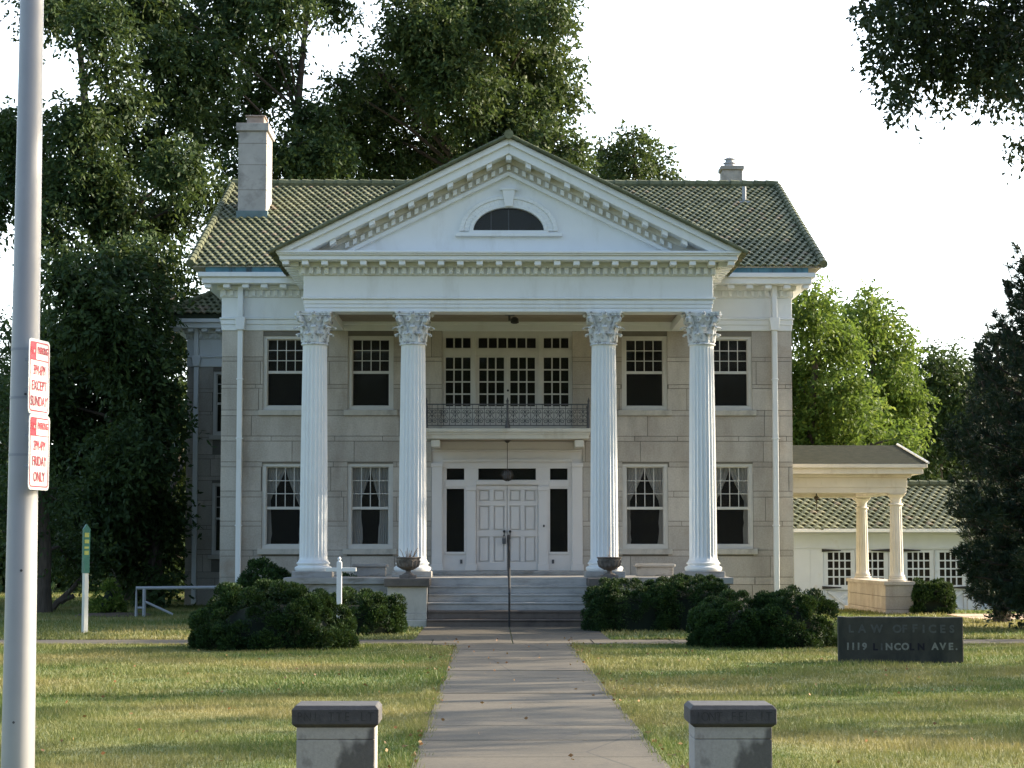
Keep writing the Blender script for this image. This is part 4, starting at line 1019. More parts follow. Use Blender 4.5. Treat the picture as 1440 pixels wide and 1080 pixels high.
# street light pole with parking signs
p = at(25, 1080, 12.6); pt_ = at(45, 0, 12.6)
pb = Vector((p.x - (pt_.x - p.x) * .1, 12.6, 0))
mp_ = thing('light_pole', (pb.x, 12.6, 0), 'thick pale grey tapered metal pole at the left edge near the street', 'pole')
x_at = lambda z: p.x + (pt_.x - p.x) * (z - p.z) / (pt_.z - p.z)
r_at = lambda z: (46 / 2900 * 12.6 / 2) + ((33 - 46) / 2900 * 12.6 / 2) * (z - p.z) / (pt_.z - p.z)
zz = [0, .3, 1, 2, 3, 4, 5, 6, 7, 8.5]
MB().tube([(x_at(z), 12.6, z) for z in zz], [r_at(z) for z in zz], 32).build('shaft', M['mast'], mp_)
MB().lathe([(.2, 0), (.2, .03), (.14, .06), (.125, .10)], pb.x, 12.6, 24).build('base_flange', M['mast'], mp_)
for pz_, px2 in ((at(0, 802, 12.6).z, .25), (at(0, 1014, 12.6).z, -.1), (at(0, 560, 12.6).z + .02, .3)): MB().tube([(x_at(pz_) + px2 * .08, 12.6 - r_at(pz_) * .97 - .004, pz_), (x_at(pz_) + px2 * .08, 12.6 - r_at(pz_) * .9, pz_)], .008, 8).build('bolt', M['iron_grey'], mp_)
bnd = MB()
for z in (at(0, 560, 12.6).z, at(0, 492, 12.6).z, at(0, 640, 12.6).z): bnd.tube([(x_at(z), 12.6, z - .008), (x_at(z), 12.6, z + .008)], r_at(z) + .002, 32)
bnd.build('strap', M['galv'], mp_)
bm = MB(); zb2 = 8.4; bm.tube([(x_at(zb2), 12.6, zb2), (x_at(zb2), 11, 8.9), (x_at(zb2), 9, 9.0)], [.04, .035, .03], 8); bm.box(x_at(zb2) - .15, x_at(zb2) + .15, 8.3, 9.1, 8.92, 9.08); bm.build('lamp_arm', M['mast'], mp_)
def psign(name, label, py0, py1, lines):
    z1, z0 = at(54, py0, 12.5).z, at(54, py1, 12.5).z; H_ = z1 - z0; W_ = .31
    c = at(55, (py0 + py1) / 2, 12.5); t = thing(name, (c.x, 12.5, z0), label, 'sign', 'parking signs strapped to the pole'); t.rotation_euler.z = R(79)
    def rr_(w_, h0, h1, r=.03):
        P = []
        for cx_, cz_, a0 in ((w_ - r, h0 + r, -90), (w_ - r, h1 - r, 0), (-w_ + r, h1 - r, 90), (-w_ + r, h0 + r, 180)):
            for k in range(4): a = R(a0 + 30 * k); P.append((cx_ + r * math.cos(a), cz_ + r * math.sin(a)))
        return P
    pl = MB(); pl.prism(rr_(W_ / 2, 0, H_), 0, .004); po = pl.build('plate', M['sign_white'], t, local=True)
    fr = MB(); a, b_ = rr_(W_ / 2 - .016, .016, H_ - .016, .024), rr_(W_ / 2 - .024, .024, H_ - .024, .018); n_ = len(a)
    for k in range(n_):
        k2 = (k + 1) % n_; fr._add([(a[k][0], -.0015, a[k][1]), (a[k2][0], -.0015, a[k2][1]), (b_[k2][0], -.0015, b_[k2][1]), (b_[k][0], -.0015, b_[k][1])], [(0, 1, 2, 3)])
    hh = H_ * .27; fr.box(-W_ / 2 + .02, W_ / 2 - .02, -.002, -.001, H_ - hh - .006, H_ - hh)
    fr.box(-W_ / 2 + .02, -W_ / 2 + .105, -.0022, -.001, H_ - .065, H_ - .02); fr.box(-W_ / 2 + .02, -W_ / 2 + .105, -.0022, -.001, H_ - hh, H_ - hh + .04)
    fr.box(-W_ / 2 + .098, -W_ / 2 + .105, -.0022, -.001, H_ - hh, H_ - .02)
    fr.build('border', M['sign_red'], po, local=True)
    text_mesh('NO', .062, M['sign_red'], 'letters', po, (-W_ / 2 + .06, -.003, H_ - hh / 2 - .012), depth=.0006, sx=.8, off=.002)
    text_mesh('PARKING', .06, M['sign_red'], 'letters', po, (.045, -.003, H_ - hh / 2 - .006), depth=.0006, sx=.62, off=.001)
    for k, tx in enumerate(lines): text_mesh(tx, .085, M['sign_red'], 'letters', po, (0, -.003, (H_ - hh) * (.80 - .285 * k)), depth=.0006, sx=.54 if len(tx) > 6 else .74, off=.0)
    bk = MB(); bk.box(-.1, -.06, .005, .05, H_ * .3, H_ * .34).box(-.1, -.06, .005, .05, H_ * .7, H_ * .74); bk.build('bracket', M['galv'], t, local=True)
psign('parking_sign', 'upper red and white no parking sign on pole reading EXCEPT SUNDAY', 478, 583, ['3PM-6PM', 'EXCEPT', 'SUNDAY'])
psign('parking_sign', 'lower red and white no parking sign on pole reading FRIDAY ONLY', 584, 689, ['2PM-4PM', 'FRIDAY', 'ONLY'])

# far buildings glimpsed at the left under the trees
fb = thing('far_house', (at(85, 850, 92).x, 92, 0), 'small grey gabled house glimpsed far left between dark tree trunks', 'house')
a, b_ = at(60, 862, 92), at(92, 840, 92); zt_ = at(0, 835, 92).z
MB().box(a.x, b_.x, 92, 97, -.2, zt_).build('wall', M['far_grey'], fb); MB().prism([(a.x - .2, zt_), (b_.x + .2, zt_), ((a.x + b_.x) / 2, zt_ + 1.0)], 91.7, 97.3).build('roof', M['shingle'], fb)
fb = thing('far_house', (at(108, 850, 120).x, 120, 0), 'low brown brick building glimpsed far left behind the green marker post', 'house')
a, b_ = at(90, 850, 120), at(170, 836, 120); zt_ = at(0, 829, 120).z
zt_ = max(zt_, 2.6) if zt_ > 0 else 2.0
MB().box(a.x, b_.x, 120, 126, -.2, 1.6).build('wall', M['far_brick'], fb); MB().prism([(119.6, 1.6), (126.4, 1.6), (123, 3.0)], a.x - .3, b_.x + .3, ax='x').build('roof', M['shingle'], fb)

# ============================================================ vegetation
rng = np.random.default_rng(7)
def leaf_mesh(name, mat, parent, P, T, L, Wd, Adir=None, base=None, fold=.0):
    n_ = len(P)
    if Adir is None:
        Adir = rng.normal(size=(n_, 3)); Adir[:, 2] = Adir[:, 2] * .7 - .35
    Adir = Adir / np.linalg.norm(Adir, axis=1, keepdims=True)
    B = np.cross(Adir, rng.normal(size=(n_, 3))); B /= np.linalg.norm(B, axis=1, keepdims=True) + 1e-9
    off = np.array(wloc(parent)) if parent is not None else np.array(base)
    P = P - off
    L = np.asarray(L).reshape(-1, 1) * np.ones((n_, 1)); Wd = np.asarray(Wd).reshape(-1, 1) * np.ones((n_, 1))
    V = np.empty((n_, 4, 3), dtype=np.float32)
    V[:, 0] = P - Adir * L * .5; V[:, 1] = P + B * Wd * .5; V[:, 2] = P + Adir * L * .5; V[:, 3] = P - B * Wd * .5
    me = bpy.data.meshes.new(name)
    me.vertices.add(n_ * 4); me.vertices.foreach_set('co', V.ravel())
    me.loops.add(n_ * 4); me.loops.foreach_set('vertex_index', np.arange(n_ * 4, dtype=np.int32))
    me.polygons.add(n_); me.polygons.foreach_set('loop_start', np.arange(0, n_ * 4, 4, dtype=np.int32)); me.polygons.foreach_set('loop_total', np.full(n_, 4, dtype=np.int32))
    a = me.attributes.new('tint', 'FLOAT', 'FACE'); a.data.foreach_set('value', np.clip(T, 0, 1).astype(np.float32))
    me.update(calc_edges=True); me.validate(); me.materials.append(mat)
    o = link(bpy.data.objects.new(name, me)); 
    if parent is not None: o.parent = parent
    else: o.location = base
    return o
def crown_points(lobes, dens, clus=.42, per=26, sprays=True):
    """lobes: (x,y,z,r). leafy sprays: twigs carrying leaves along their length. Returns points, tints, directions"""
    PP, TT, DD = [], [], []
    for (x, y, z, r) in lobes:
        nc = max(8, int(dens * r ** 2 * 12))
        d = rng.normal(size=(nc, 3)); d /= np.linalg.norm(d, axis=1, keepdims=True)
        rad = r * rng.random(nc) ** .42
        C = np.array([x, y, z]) + d * rad[:, None] * np.array([1, 1, .85])
        ct = rng.normal(.42, .16, nc); ntw = max(2, int(per / 6))
        k = rng.integers(max(1, ntw // 2), ntw * 2, nc); idx = np.repeat(np.arange(nc), k); nt_ = len(idx)
        td = rng.normal(size=(nt_, 3)) + d[idx] * .9 + np.array([0, 0, -.25]); td /= np.linalg.norm(td, axis=1, keepdims=True)
        tp = C[idx] + rng.normal(size=(nt_, 3)) * clus * .55
        li = np.repeat(np.arange(nt_), 6); t = rng.random(len(li)); ln = clus * 1.5
        sag = np.zeros((len(li), 3)); sag[:, 2] = -t * t * ln * .35
        side = rng.normal(size=(len(li), 3)); side -= (side * td[li]).sum(1, keepdims=True) * td[li]
        P = tp[li] + td[li] * (t * ln)[:, None] + sag + side * clus * .12
        PP.append(P); TT.append(ct[idx][li] + rng.normal(0, .10, len(li))); DD.append(side * .8 + td[li] * .7 + np.array([0, 0, -.35]))
    return np.concatenate(PP), np.concatenate(TT), np.concatenate(DD)
def px_lobe(px, py, Y, rp, jy=0): p = at(px, py, Y + jy); return (p.x, p.y, p.z, rp / FPX * Y)
def tree(name, label, cat, basexy, lobes, mat, dens=7, leaf=.17, per=26, clus=.42, trunk_r=.4, fork=.35, group=None, lean=0, limbs=True, nlimb=99, z0=0):
    bx, by = basexy; t = thing(name, (bx, by, z0), label, cat, group)
    top = max(lobes, key=lambda q_: q_[2]); zt2 = top[2]
    tr = MB(); rr = random.Random(hash(label) % 999 if False else len(label) * 7)
    n_ = 9; tp = []
    for k in range(n_ + 1):
        u = k / n_; zz_ = z0 - .2 + (zt2 - z0) * u; f = u ** 1.6
        tp.append(Vector((bx + (top[0] - bx) * f + rr.uniform(-.12, .12) * (k > 1), by + (top[1] - by) * f, zz_)))
    tr.tube(tp, [trunk_r * (1.25 if k == 0 else 1 - .85 * k / n_) for k in range(n_ + 1)], 10)
    if limbs:
        for (x, y, z, r) in lobes[:nlimb]:
            c = Vector((x, y, z)); i0 = min(n_ - 1, max(1, int(n_ * fork + rr.random() * 2)))
            cand = [i for i in range(2, n_ + 1) if tp[i].z < z - .3 * (c.xy - tp[i].xy).length] or [2]
            s_ = tp[cand[-1]]; mid = s_.lerp(c, .5) + Vector((rr.uniform(-.3, .3), rr.uniform(-.3, .3), r * .15 + .2))
            r0 = max(.04, trunk_r * (1 - .85 * cand[-1] / n_) * .38)
            tr.tube([s_, mid, c], [r0, r0 * .65, r0 * .25], 7)
            for q_ in range(4):
                e = c + Vector((rr.uniform(-1, 1), rr.uniform(-1, 1), rr.uniform(-.5, .9))) * r * .8
                tr.tube([mid.lerp(c, .6), c.lerp(e, .5) + Vector((0, 0, .1)), e], [r0 * .4, r0 * .25, .015], 5)
    tr.build('trunk', M['bark'], t)
    P, T, D_ = crown_points(lobes, dens, clus, per)
    leaf_mesh('crown', M[mat], t, P, T, leaf * rng.uniform(.7, 1.35, len(P)), leaf * rng.uniform(.36, .56, len(P)), Adir=D_)
    return t
L = lambda lst, Y, jit=2.0: [px_lobe(a[0], a[1], Y + (a[3] if len(a) > 3 else ((i * 37) % 11 / 11 - .5) * jit), a[2]) for i, a in enumerate(lst)]
# big tree behind the pediment
tree('shade_tree', 'tall broad leafy tree rising directly behind the pediment peak', 'tree', (at(575, 240, 76).x, 76),
     L([(600, 40, 62), (690, 30, 68), (760, 95, 50), (640, 120, 66), (720, 165, 62), (560, 130, 60), (775, 210, 44), (500, 180, 48), (610, 210, 50), (690, 240, 50), (545, 235, 44), (770, 20, 36), (740, 250, 42), (800, 245, 26), (790, 285, 30), (650, -50, 80), (740, -30, 50), (480, 120, 22), (790, 140, 24), (470, 215, 40), (520, 90, 20)], 76, 6), 'leaf_mid', dens=8, leaf=.21, per=30, trunk_r=.55)
tree('shade_tree', 'very tall dark tree with bare upper limbs rising behind the tall left chimney', 'tree', (at(388, 250, 73).x, 73),
     L([(400, 10, 40), (330, 20, 50), (380, 90, 40), (300, 90, 46), (430, 170, 34), (350, 150, 34), (405, 220, 40), (300, 180, 40), (470, 5, 26), (450, 230, 42), (250, 30, 44), (200, -10, 44), (330, -50, 60), (440, -40, 40), (345, 235, 30)], 73, 6), 'leaf_dark', dens=8.5, leaf=.21, per=28, trunk_r=.42)
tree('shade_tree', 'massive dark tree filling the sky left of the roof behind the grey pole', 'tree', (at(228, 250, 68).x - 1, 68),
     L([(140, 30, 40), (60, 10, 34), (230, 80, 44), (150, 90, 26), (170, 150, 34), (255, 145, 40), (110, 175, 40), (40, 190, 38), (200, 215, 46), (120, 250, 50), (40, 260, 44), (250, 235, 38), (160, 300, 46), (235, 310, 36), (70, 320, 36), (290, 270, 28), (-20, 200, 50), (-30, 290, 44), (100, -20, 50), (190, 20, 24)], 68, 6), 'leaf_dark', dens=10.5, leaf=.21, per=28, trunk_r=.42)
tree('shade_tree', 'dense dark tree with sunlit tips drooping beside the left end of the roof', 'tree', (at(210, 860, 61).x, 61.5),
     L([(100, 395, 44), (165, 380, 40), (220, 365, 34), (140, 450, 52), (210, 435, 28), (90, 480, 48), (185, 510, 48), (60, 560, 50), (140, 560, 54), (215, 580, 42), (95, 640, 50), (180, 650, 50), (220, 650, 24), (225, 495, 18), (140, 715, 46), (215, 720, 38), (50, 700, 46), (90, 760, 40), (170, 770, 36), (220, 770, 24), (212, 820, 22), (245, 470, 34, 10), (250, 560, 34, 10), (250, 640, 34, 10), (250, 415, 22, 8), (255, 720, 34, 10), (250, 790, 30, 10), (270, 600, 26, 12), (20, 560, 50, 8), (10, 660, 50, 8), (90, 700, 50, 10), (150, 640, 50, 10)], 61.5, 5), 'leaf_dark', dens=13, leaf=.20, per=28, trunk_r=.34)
tree('shade_tree', 'dark leaning many stemmed tree beside the grey pole at far left', 'tree', (at(62, 868, 56).x, 56),
     L([(20, 640, 30), (60, 700, 34), (10, 480, 40), (-30, 560, 50), (20, 760, 26), (100, 790, 22), (45, 420, 22), (-30, 700, 50)], 56, 4), 'leaf_dark', dens=6.5, leaf=.15, per=26, trunk_r=.2, fork=.1)
# extra leaning stems seen under it
ls = thing('small_tree', (at(72, 868, 57).x, 57, 0), 'small bare forked tree leaning right under the dark canopy at left', 'tree'); b_ = MB()
for pts in ([(66, 868), (68, 845), (66, 820), (70, 790)], [(66, 868), (80, 848), (100, 830), (118, 808), (130, 790)], [(68, 850), (63, 838), (58, 815)], [(85, 846), (92, 842), (104, 838)]):
    b_.tube([at(a[0], a[1], 57) for a in pts], [.10 - .015 * k for k in range(len(pts))], 7)
b_.build('trunk', M['bark'], ls)
P, T, D_ = crown_points(L([(70, 775, 24), (125, 780, 24), (100, 765, 26)], 57, 1), 6, .35, 24); leaf_mesh('crown', M['leaf_dark'], ls, P, T, .15, .07)
# behind ridge
tree('shade_tree', 'small rounded treetop showing above the ridge right of the pediment', 'tree', (at(893, 300, 84).x, 84),
     L([(893, 205, 26), (860, 215, 22), (925, 228, 22), (880, 245, 34), (935, 255, 24), (850, 250, 24), (900, 290, 44), (950, 270, 14), (842, 232, 10)], 84, 3), 'leaf_mid', dens=6, leaf=.21, per=24, clus=.36, trunk_r=.35)
# right group
tree('leafy_tree', 'bright sunlit leafy tree right against the mansion corner behind the porte cochere', 'tree', (at(1140, 700, 78).x, 78),
     L([(1130, 450, 40), (1165, 490, 42), (1120, 540, 50), (1185, 560, 44), (1140, 600, 50), (1200, 620, 34), (1145, 420, 24), (1120, 650, 50), (1215, 590, 28), (1180, 640, 40), (1235, 640, 26), (1270, 625, 18), (1290, 610, 10), (1080, 560, 60)], 78, 4), 'leaf_light', dens=8, leaf=.20, per=28, trunk_r=.35)
tree('leafy_tree', 'pale yellow green leafy tree with rounded crown in the middle of the right background', 'tree', (at(1245, 700, 88).x, 88),
     L([(1220, 450, 34), (1250, 480, 34), (1205, 480, 30), (1265, 540, 34), (1230, 540, 42), (1270, 510, 18), (1280, 570, 26), (1240, 600, 50), (1195, 440, 14), (1222, 425, 16)], 88, 4), 'leaf_light', dens=7, leaf=.21, per=28, trunk_r=.35)
tree('leafy_tree', 'dark blue green tree in the gap between pale tree and pine', 'tree', (at(1315, 700, 92).x, 92),
     L([(1315, 520, 28), (1335, 510, 24), (1300, 560, 28), (1340, 560, 40), (1310, 610, 40), (1360, 620, 50), (1290, 640, 40), (1400, 560, 60), (1330, 660, 40)], 92, 4), 'leaf_dark', dens=7, leaf=.21, per=26, trunk_r=.35)
# background woods band
def woods(name, label, x0, x1, Y, h, n_, mat):
    lb = []
    for k in range(n_):
        x = x0 + (x1 - x0) * (k + rng.random()) / n_
        for z in np.arange(1.2, h, 2.4): lb.append((x + rng.normal(0, .8), Y + rng.normal(0, 2.5), z + rng.normal(0, .5), rng.uniform(1.6, 2.6)))
    P, T, D_ = crown_points(lb, 1.1, .8, 22)
    tag(leaf_mesh(name, M[mat], None, P, T, .5 * rng.uniform(.7, 1.3, len(P)), .26, base=(0, Y, 0)), label, 'woods', kind='stuff')
woods('woods', 'dark far wood behind the mansion and the left trees', -75, 10, 138, 7.5, 34, 'leaf_dark')
woods('woods', 'dark undergrowth under and behind the left trees', -34, -10.2, 84, 3.4, 22, 'leaf_dark')
woods('woods', 'green far wood behind the garage and the pine', 12, 75, 118, 9, 26, 'leaf_mid')
lb = []
for k in range(60):
    x = -70 + 140 * (k + rng.random()) / 60
    for z in np.arange(1.0, 17 + 3.5 * math.sin(k * 1.7), 2.8): lb.append((x, -38 + rng.normal(0, 3), z, rng.uniform(1.8, 2.8)))
P, T, D_ = crown_points(lb, .35, 1.0, 20)
tag(leaf_mesh('woods', M['leaf_dark'], None, P, T, .9 * rng.uniform(.7, 1.3, len(P)), .5, base=(0, -38, 0)), 'row of trees across the street behind the viewer', 'woods', kind='stuff')
# overhanging maple near the camera on the right
tree('maple_tree', 'dark maple branch hanging into the upper right corner of the view', 'tree', (11.2, 27.5),
     L([(1238, 8, 26), (1270, 40, 30), (1268, 110, 12), (1262, 140, 7), (1226, 30, 12), (1310, 20, 40), (1260, 80, 18), (1325, 85, 30), (1370, 50, 44), (1420, 70, 44), (1400, 105, 24), (1440, 110, 26), (1262, 125, 9), (1255, 105, 14), (1262, 138, 8), (1300, 112, 18), (1340, 128, 16), (1370, 118, 16), (1395, 130, 16), (1430, 138, 14), (1330, 60, 30), (1450, 10, 60), (1350, -40, 60), (1290, -40, 50), (1214, 12, 9), (1232, 50, 10), (1236, 78, 7), (1440, 212, 3)], 28, 2.4)
     + [(9.5, 27, 12.2, 2.2), (11.5, 29, 13.0, 2.4), (12.5, 26, 11, 2.2), (10.5, 25.5, 10.6, 2.0), (13.5, 28.5, 10.5, 2.2)], 'leaf_maple', dens=48, leaf=.10, per=22, clus=.19, trunk_r=.22, fork=.3, limbs=False)

# conifer
def conifer(name, label, x, y, h, rb, seed, zstart=.5, mat='needle', dens=1.0):
    t = thing(name, (x, y, 0), label, 'tree'); rr = random.Random(seed); tr = MB()
    tr.tube([(x, y, -.1), (x + .05, y, h * .5), (x, y, h)], [.22, .13, .02], 8)
    P, A_, T = [], [], []
    z = zstart
    while z < h - .2:
        u = (z - zstart) / (h - zstart); rad = rb * (1 - u) ** .75 * rr.uniform(.6, 1.2) + .15
        rad *= min(1, .62 + u * 1.5)
        nb_ = int(9 + 5 * (1 - u))
        for k in range(nb_):
            a = rr.uniform(0, 6.283); rl_ = rad * rr.uniform(.7, 1.12)
            up_ = rr.uniform(.05, .35) + .5 * u; d = Vector((math.cos(a), math.sin(a), 0)); s0 = Vector((x, y, z))
            pts = [s0, s0 + d * rl_ * .5 + Vector((0, 0, rl_ * up_ * .25)), s0 + d * rl_ * .85 + Vector((0, 0, rl_ * up_ * .6)), s0 + d * rl_ + Vector((0, 0, rl_ * up_ + .12))]
            tr.tube(pts, [.035, .025, .015, .008], 4)
            nt_ = int(rl_ * 15 * dens) + 3
            for q_ in range(nt_):
                f = .2 + .8 * rr.random() ** .8; i_ = min(2, int(f * 3)); lf = f * 3 - i_
                c = pts[i_].lerp(pts[i_ + 1], min(1, lf)); sd = Vector((rr.gauss(0, 1), rr.gauss(0, 1), rr.gauss(0, .5))) * .22 * (1.25 - f)
                c = c + sd; ax = (d * .7 + Vector((rr.gauss(0, .5), rr.gauss(0, .5), .55 + rr.gauss(0, .3)))).normalized()
                m_ = 13
                for w_ in range(m_):
                    nd = (ax * 1.0 + Vector((rr.gauss(0, .55), rr.gauss(0, .55), rr.gauss(0, .55)))).normalized()
                    P.append(c + nd * .07); A_.append(nd); T.append(.45 + rr.gauss(0, .2))
        z += rr.uniform(.27, .40)
    # candles on top
    for k in range(26):
        a = rr.uniform(0, 6.283); u = rr.random() ; zc = h * (.45 + .5 * u); r_ = rb * (1 - (zc - zstart) / (h - zstart)) ** .75 * .95
        b0 = Vector((x + math.cos(a) * r_, y + math.sin(a) * r_, zc + .1)); b1 = b0 + Vector((math.cos(a) * .15, math.sin(a) * .15, .55))
        tr.tube([b0, b1], [.02, .012], 4)
        for w_ in range(46):
            f = rr.random() ** .5; nd = Vector((rr.gauss(0, .6), rr.gauss(0, .6), .5)).normalized(); P.append(b0.lerp(b1, f) + nd * .04); A_.append(nd); T.append(.4)
    tr.build('trunk', M['bark'], t)
    P = np.array([tuple(p_) for p_ in P]); A_ = np.array([tuple(p_) for p_ in A_])
    leaf_mesh('crown', M[mat], t, P, np.array(T), .17, .022, Adir=A_)
    # deep inner growth so that the heart of the tree is closed
    lb = []
    zz_ = zstart + .3
    while zz_ < h * .93:
        r_ = rb * (1 - (zz_ - zstart) / (h - zstart)) ** .75; lb.append((x, y, zz_, r_ * .5)); zz_ += .5
    P2, T2, D2_ = crown_points(lb, 7, .2, 12); leaf_mesh('inner_branches', M[mat], t, P2, T2, .16, .05)
    return t
px_ = at(1474, 880, 44.6)
conifer('pine_tree', 'large dark pine with upturned branch tips at the right edge', px_.x, 44.8, 8.35, 2.35, 5, .35, dens=1.5)
px_ = at(1385, 860, 49)
conifer('pine_tree', 'smaller dark pine crowding behind the large pine at right', px_.x + .4, 49, 6.9, 1.25, 9, .5, dens=1.2)

# shrubs
def shrub(name, label, cx, cy, rx, ry, h, seed, n=24000, leaf=.055, mat='yew', group='clipped bushes before the mansion', tuft=.17, flat=.5, rough=.10):
    rs = np.random.default_rng(seed); t = thing(name, (cx, cy, 0), label, 'bush', group)
    nt_ = int(9.0 * (rx + ry) * h / (tuft * tuft) * .22) + 12
    d = rs.normal(size=(nt_, 3)); d[:, 2] = np.abs(d[:, 2]) - .18; d /= np.linalg.norm(d, axis=1, keepdims=True)
    e = np.sign(d) * np.abs(d) ** flat; e /= (np.abs(e) ** (2 / max(flat, .3)) ).sum(axis=1, keepdims=True) ** (max(flat, .3) / 2)
    big = 1 + rough * (np.sin(d[:, 0] * 5 + seed) * np.cos(d[:, 1] * 4 + seed * 2) + .6 * np.sin(d[:, 2] * 7 + d[:, 0] * 9 + seed)) + rs.normal(0, .045, nt_)
    C = np.stack([cx + e[:, 0] * big * (rx - tuft * .7), cy + e[:, 1] * big * (ry - tuft * .7), np.maximum(.10, h * .10 + e[:, 2] * big * (h * .9 - tuft * .8))], 1)
    tr_ = tuft * rs.uniform(.6, 1.35, nt_); per_ = max(20, n // nt_)
    idx = np.repeat(np.arange(nt_), per_); g_ = rs.normal(size=(len(idx), 3)) + d[idx] * 1.0 + np.array([0, 0, .3]); g_ /= np.linalg.norm(g_, axis=1, keepdims=True)
    dp_ = rs.random((len(idx), 1)) ** 1.5
    P = C[idx] + g_ * tr_[idx][:, None] * (1 - .45 * dp_); P[:, 2] = np.maximum(P[:, 2], .03)
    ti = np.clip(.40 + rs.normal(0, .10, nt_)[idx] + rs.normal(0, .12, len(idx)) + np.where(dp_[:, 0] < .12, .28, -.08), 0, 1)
    A_ = g_ + rs.normal(size=(len(idx), 3)) * .45 + np.array([0, 0, .3])
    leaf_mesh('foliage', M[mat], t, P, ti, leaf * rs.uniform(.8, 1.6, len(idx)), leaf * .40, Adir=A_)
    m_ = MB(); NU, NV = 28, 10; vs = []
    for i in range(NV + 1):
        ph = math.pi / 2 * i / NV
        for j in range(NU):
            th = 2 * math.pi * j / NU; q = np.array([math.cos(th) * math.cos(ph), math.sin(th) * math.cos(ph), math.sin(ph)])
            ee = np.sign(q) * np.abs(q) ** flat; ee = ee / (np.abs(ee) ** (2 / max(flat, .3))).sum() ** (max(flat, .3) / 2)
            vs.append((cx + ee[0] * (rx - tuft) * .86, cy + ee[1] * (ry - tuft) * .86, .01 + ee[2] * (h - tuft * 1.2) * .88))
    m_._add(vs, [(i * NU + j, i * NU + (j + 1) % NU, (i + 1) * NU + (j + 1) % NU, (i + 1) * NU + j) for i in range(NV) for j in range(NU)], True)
    m_.build('dark_core', M['core'], t)  # solid dark shell, added to block the view through the leaves
    return t
def shrub_px(x0, x1, ytop, ybase, label, seed, **k):
    Y = 1.8 * FPX / (ybase - 768) ; Yc = Y + k.pop('dy', .9); a, b_ = at(x0, ybase, Yc), at(x1, ybase, Yc); zt2 = at(0, ytop, Yc).z
    return shrub('bush', label, (a.x + b_.x) / 2, Yc, (b_.x - a.x) / 2 * .97, k.pop('ry', 1.0), zt2 * 1.0, seed, **k)
shrub_px(270, 500, 823, 914, 'largest spreading dark green bush on the left lawn before the steps', 1, n=95000, leaf=.052, ry=1.15, flat=.88, tuft=.19, rough=.08)
shrub_px(440, 572, 832, 893, 'rounded dark bush between the big left bush and the step wall', 2, n=40000, leaf=.052, ry=.9, flat=.8, tuft=.17)
shrub_px(325, 420, 791, 876, 'bush with a tufty peak against the porch behind the largest left bush', 3, n=16000, leaf=.075, dy=.5, ry=.8, flat=.95, tuft=.22)
shrub_px(400, 522, 810, 874, 'low dark hedge bush hugging the porch behind the white sign post', 4, n=16000, leaf=.065, dy=.3, ry=.7, flat=.6, tuft=.16)
shrub_px(822, 952, 818, 888, 'dark clipped bush touching the right step wall below the urn', 5, n=42000, leaf=.05, dy=.9, ry=.95, flat=.55, tuft=.14, rough=.05)
shrub_px(905, 1034, 811, 888, 'dark clipped bush with sunlit top before the rightmost column', 6, n=42000, leaf=.05, dy=1.1, ry=.95, flat=.6, tuft=.14, rough=.05)
shrub_px(969, 1095, 838, 912, 'low rounded dark bush on the right lawn nearest the walk', 7, n=44000, leaf=.05, ry=.9, flat=.75, tuft=.15)
shrub_px(1050, 1177, 832, 912, 'taller lumpy dark bush just left of the stone address sign', 8, n=46000, leaf=.05, ry=1.0, flat=.75, tuft=.16)
shrub_px(1280, 1342, 815, 864, 'small clipped yew ball beside the pedestal of the porte cochere', 9, n=14000, leaf=.08, dy=.5, ry=.6, flat=.6, tuft=.12, rough=.02)
shrub('bush', 'small yellowish pointed bush in dark soil left of the pipe railing', at(152, 864, 54).x, 54, .42, .35, .95, 12, n=2200, leaf=.09, mat='leaf_light', group=None, flat=1.3, tuft=.16)
tag(MB().lathe([(1.1, -0.02), (.9, .05), (.4, .08), (.05, .09)], at(158, 866, 53.6).x, 53.9, 18).build('soil_bed', M['soil'], base=(0, 0, 0)), kind='structure')

# off-frame street trees to the right (they throw the shade on lawn and front)
def shade_tree(x, y, zl, zh, r, label, seed, dens=1.0):
    rs = random.Random(seed); lb = []
    for k in range(14):
        a = rs.uniform(0, 6.28); q_ = r * rs.random() ** .5; lb.append((x + q_ * math.cos(a) * .8, y + q_ * math.sin(a), rs.uniform(zl, zh), r * rs.uniform(.28, .42)))
    tree('street_tree', label, 'tree', (x, y), lb, 'leaf_mid', dens=dens, leaf=.30, per=22, clus=.5, trunk_r=.3, group='street trees beyond the right edge')
SHADE = [(20, 20, 13.5, 18.5, 3.4, 1.4), (22, 27.5, 7, 13, 2.6, .9), (24, 36.5, 7.5, 13, 3.0, .9), (27, 45, 9, 15, 3.4, 1.0), (30, 58, 17.5, 23, 5.0, 1.4), (18, 32, 4.5, 8, 1.8, .9)]
for i, (x, y, zl, zh, r, dn_) in enumerate(SHADE):
    shade_tree(x, y, zl, zh, r, 'broad street tree standing beyond the right edge of the lawn', 40 + i, dn_)

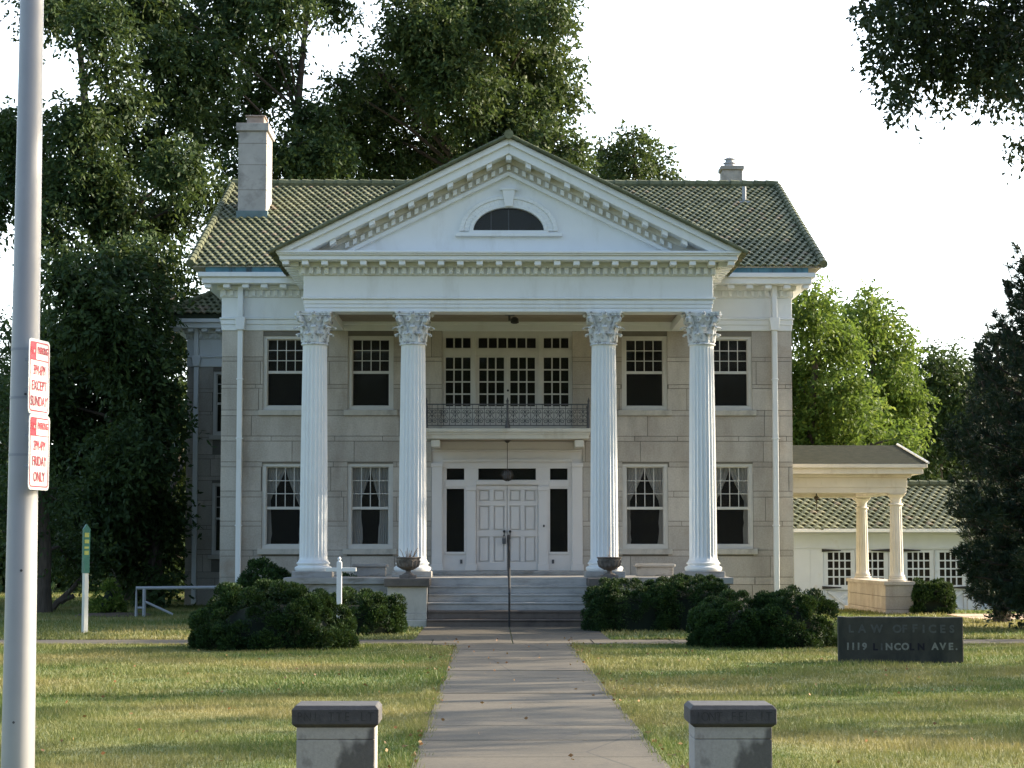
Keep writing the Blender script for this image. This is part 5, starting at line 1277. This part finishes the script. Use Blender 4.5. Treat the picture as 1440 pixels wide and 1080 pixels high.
# grass blades -------------------------------------------
def grass(name, label, x0f, y0, y1, dens, hgt, wd, seed):
    rs = np.random.default_rng(seed); area = 0
    Yt = np.linspace(y0, y1, 40); half = (Yt * .255 + 1.0)
    n_ = int(dens * float(np.sum(2 * half) * (Yt[1] - Yt[0]))); cdf = np.cumsum(half); cdf /= cdf[-1]
    Y = np.interp(rs.random(n_), cdf, Yt); X = (rs.random(n_) * 2 - 1) * (Y * .255 + 1.0) + .01 * Y
    keep = ~((np.abs(X) < 1.05 + .03 * np.sin(Y * 9) + .02 * np.sin(Y * 3.1 + X) - .13 * rs.random(n_) ** 4) & (Y < 38.1)) & ~((Y > 38.05) & (Y < 39.7)) & ~((np.abs(X) < 1.89) & (Y > 37.3) & (Y < 46.1) & ((np.abs(X) - 1.06) * 1.0 < (Y - 37.2)))
    keep &= ~((np.abs(X) < 5.2) & (Y > 47.3)) & ~((np.abs(X) < 2.9) & (Y > 46.0)) & ~((np.abs(X) < 7.4) & (Y > 52.2)) & ~((X > 11.4) & (Y > 50.4) & (Y < 54.7)) & ~((X < -7) & (X > -9.8) & (Y > 62.7))
    X, Y = X[keep], Y[keep]; n_ = len(X); h = hgt * rs.uniform(.5, 1.5, n_) * (1 + .4 * np.sin(X * 2.1) * np.cos(Y * 1.7))
    edge = np.abs(np.abs(X) - 1.1) < .12; h = np.where(edge & (Y < 38), h * 1.6, h)
    a = rs.uniform(0, 6.283, n_); lean = rs.normal(0, .45, (n_, 2)) * h[:, None]; Z = np.where(Y > 57, [gz(x_, y_) for x_, y_ in zip(X, Y)] if y1 > 57 else 0, 0)
    V = np.empty((n_, 3, 3), dtype=np.float32); dx, dy = np.cos(a) * wd / 2, np.sin(a) * wd / 2
    V[:, 0] = np.stack([X - dx, Y - dy, Z - .005], 1); V[:, 1] = np.stack([X + dx, Y + dy, Z - .005], 1); V[:, 2] = np.stack([X + lean[:, 0], Y + lean[:, 1], Z + h], 1)
    me = bpy.data.meshes.new(name); me.vertices.add(n_ * 3); me.vertices.foreach_set('co', V.ravel()); me.loops.add(n_ * 3); me.loops.foreach_set('vertex_index', np.arange(n_ * 3, dtype=np.int32))
    me.polygons.add(n_); me.polygons.foreach_set('loop_start', np.arange(0, n_ * 3, 3, dtype=np.int32)); me.polygons.foreach_set('loop_total', np.full(n_, 3, dtype=np.int32))
    t_ = me.attributes.new('tint', 'FLOAT', 'FACE'); t_.data.foreach_set('value', rs.random(n_).astype(np.float32)); me.update(calc_edges=True); me.materials.append(M['blade'])
    tag(link(bpy.data.objects.new(name, me)), label, 'grass', kind='stuff')
grass('grass', 'near lawn grass on both sides of the walk', 0, 15.0, 25, 1500, .042, .009, 1)
grass('grass', 'middle lawn grass before the bushes', 0, 25, 38.05, 600, .047, .016, 2)
grass('grass', 'far lawn grass along the mansion and beyond', 0, 39.72, 80, 150, .06, .03, 3)
# fallen leaves
n_ = 420; X = rng.uniform(-6, 6, n_); Y = rng.uniform(16, 40, n_); ew = rng.random(n_) < .45; X = np.where(ew, np.sign(X) * (1.0 + np.abs(rng.normal(0, .18, n_))), X)
P = np.stack([X, Y, np.full(n_, .045)], 1); Ad = rng.normal(size=(n_, 3)); Ad[:, 2] *= .15
tag(leaf_mesh('fallen_leaves', M['deadleaf'], None, P, rng.random(n_), .05, .034, Adir=Ad, base=(0, 16, 0)), 'dry brown leaves scattered on walk and lawn', 'leaves', kind='stuff')
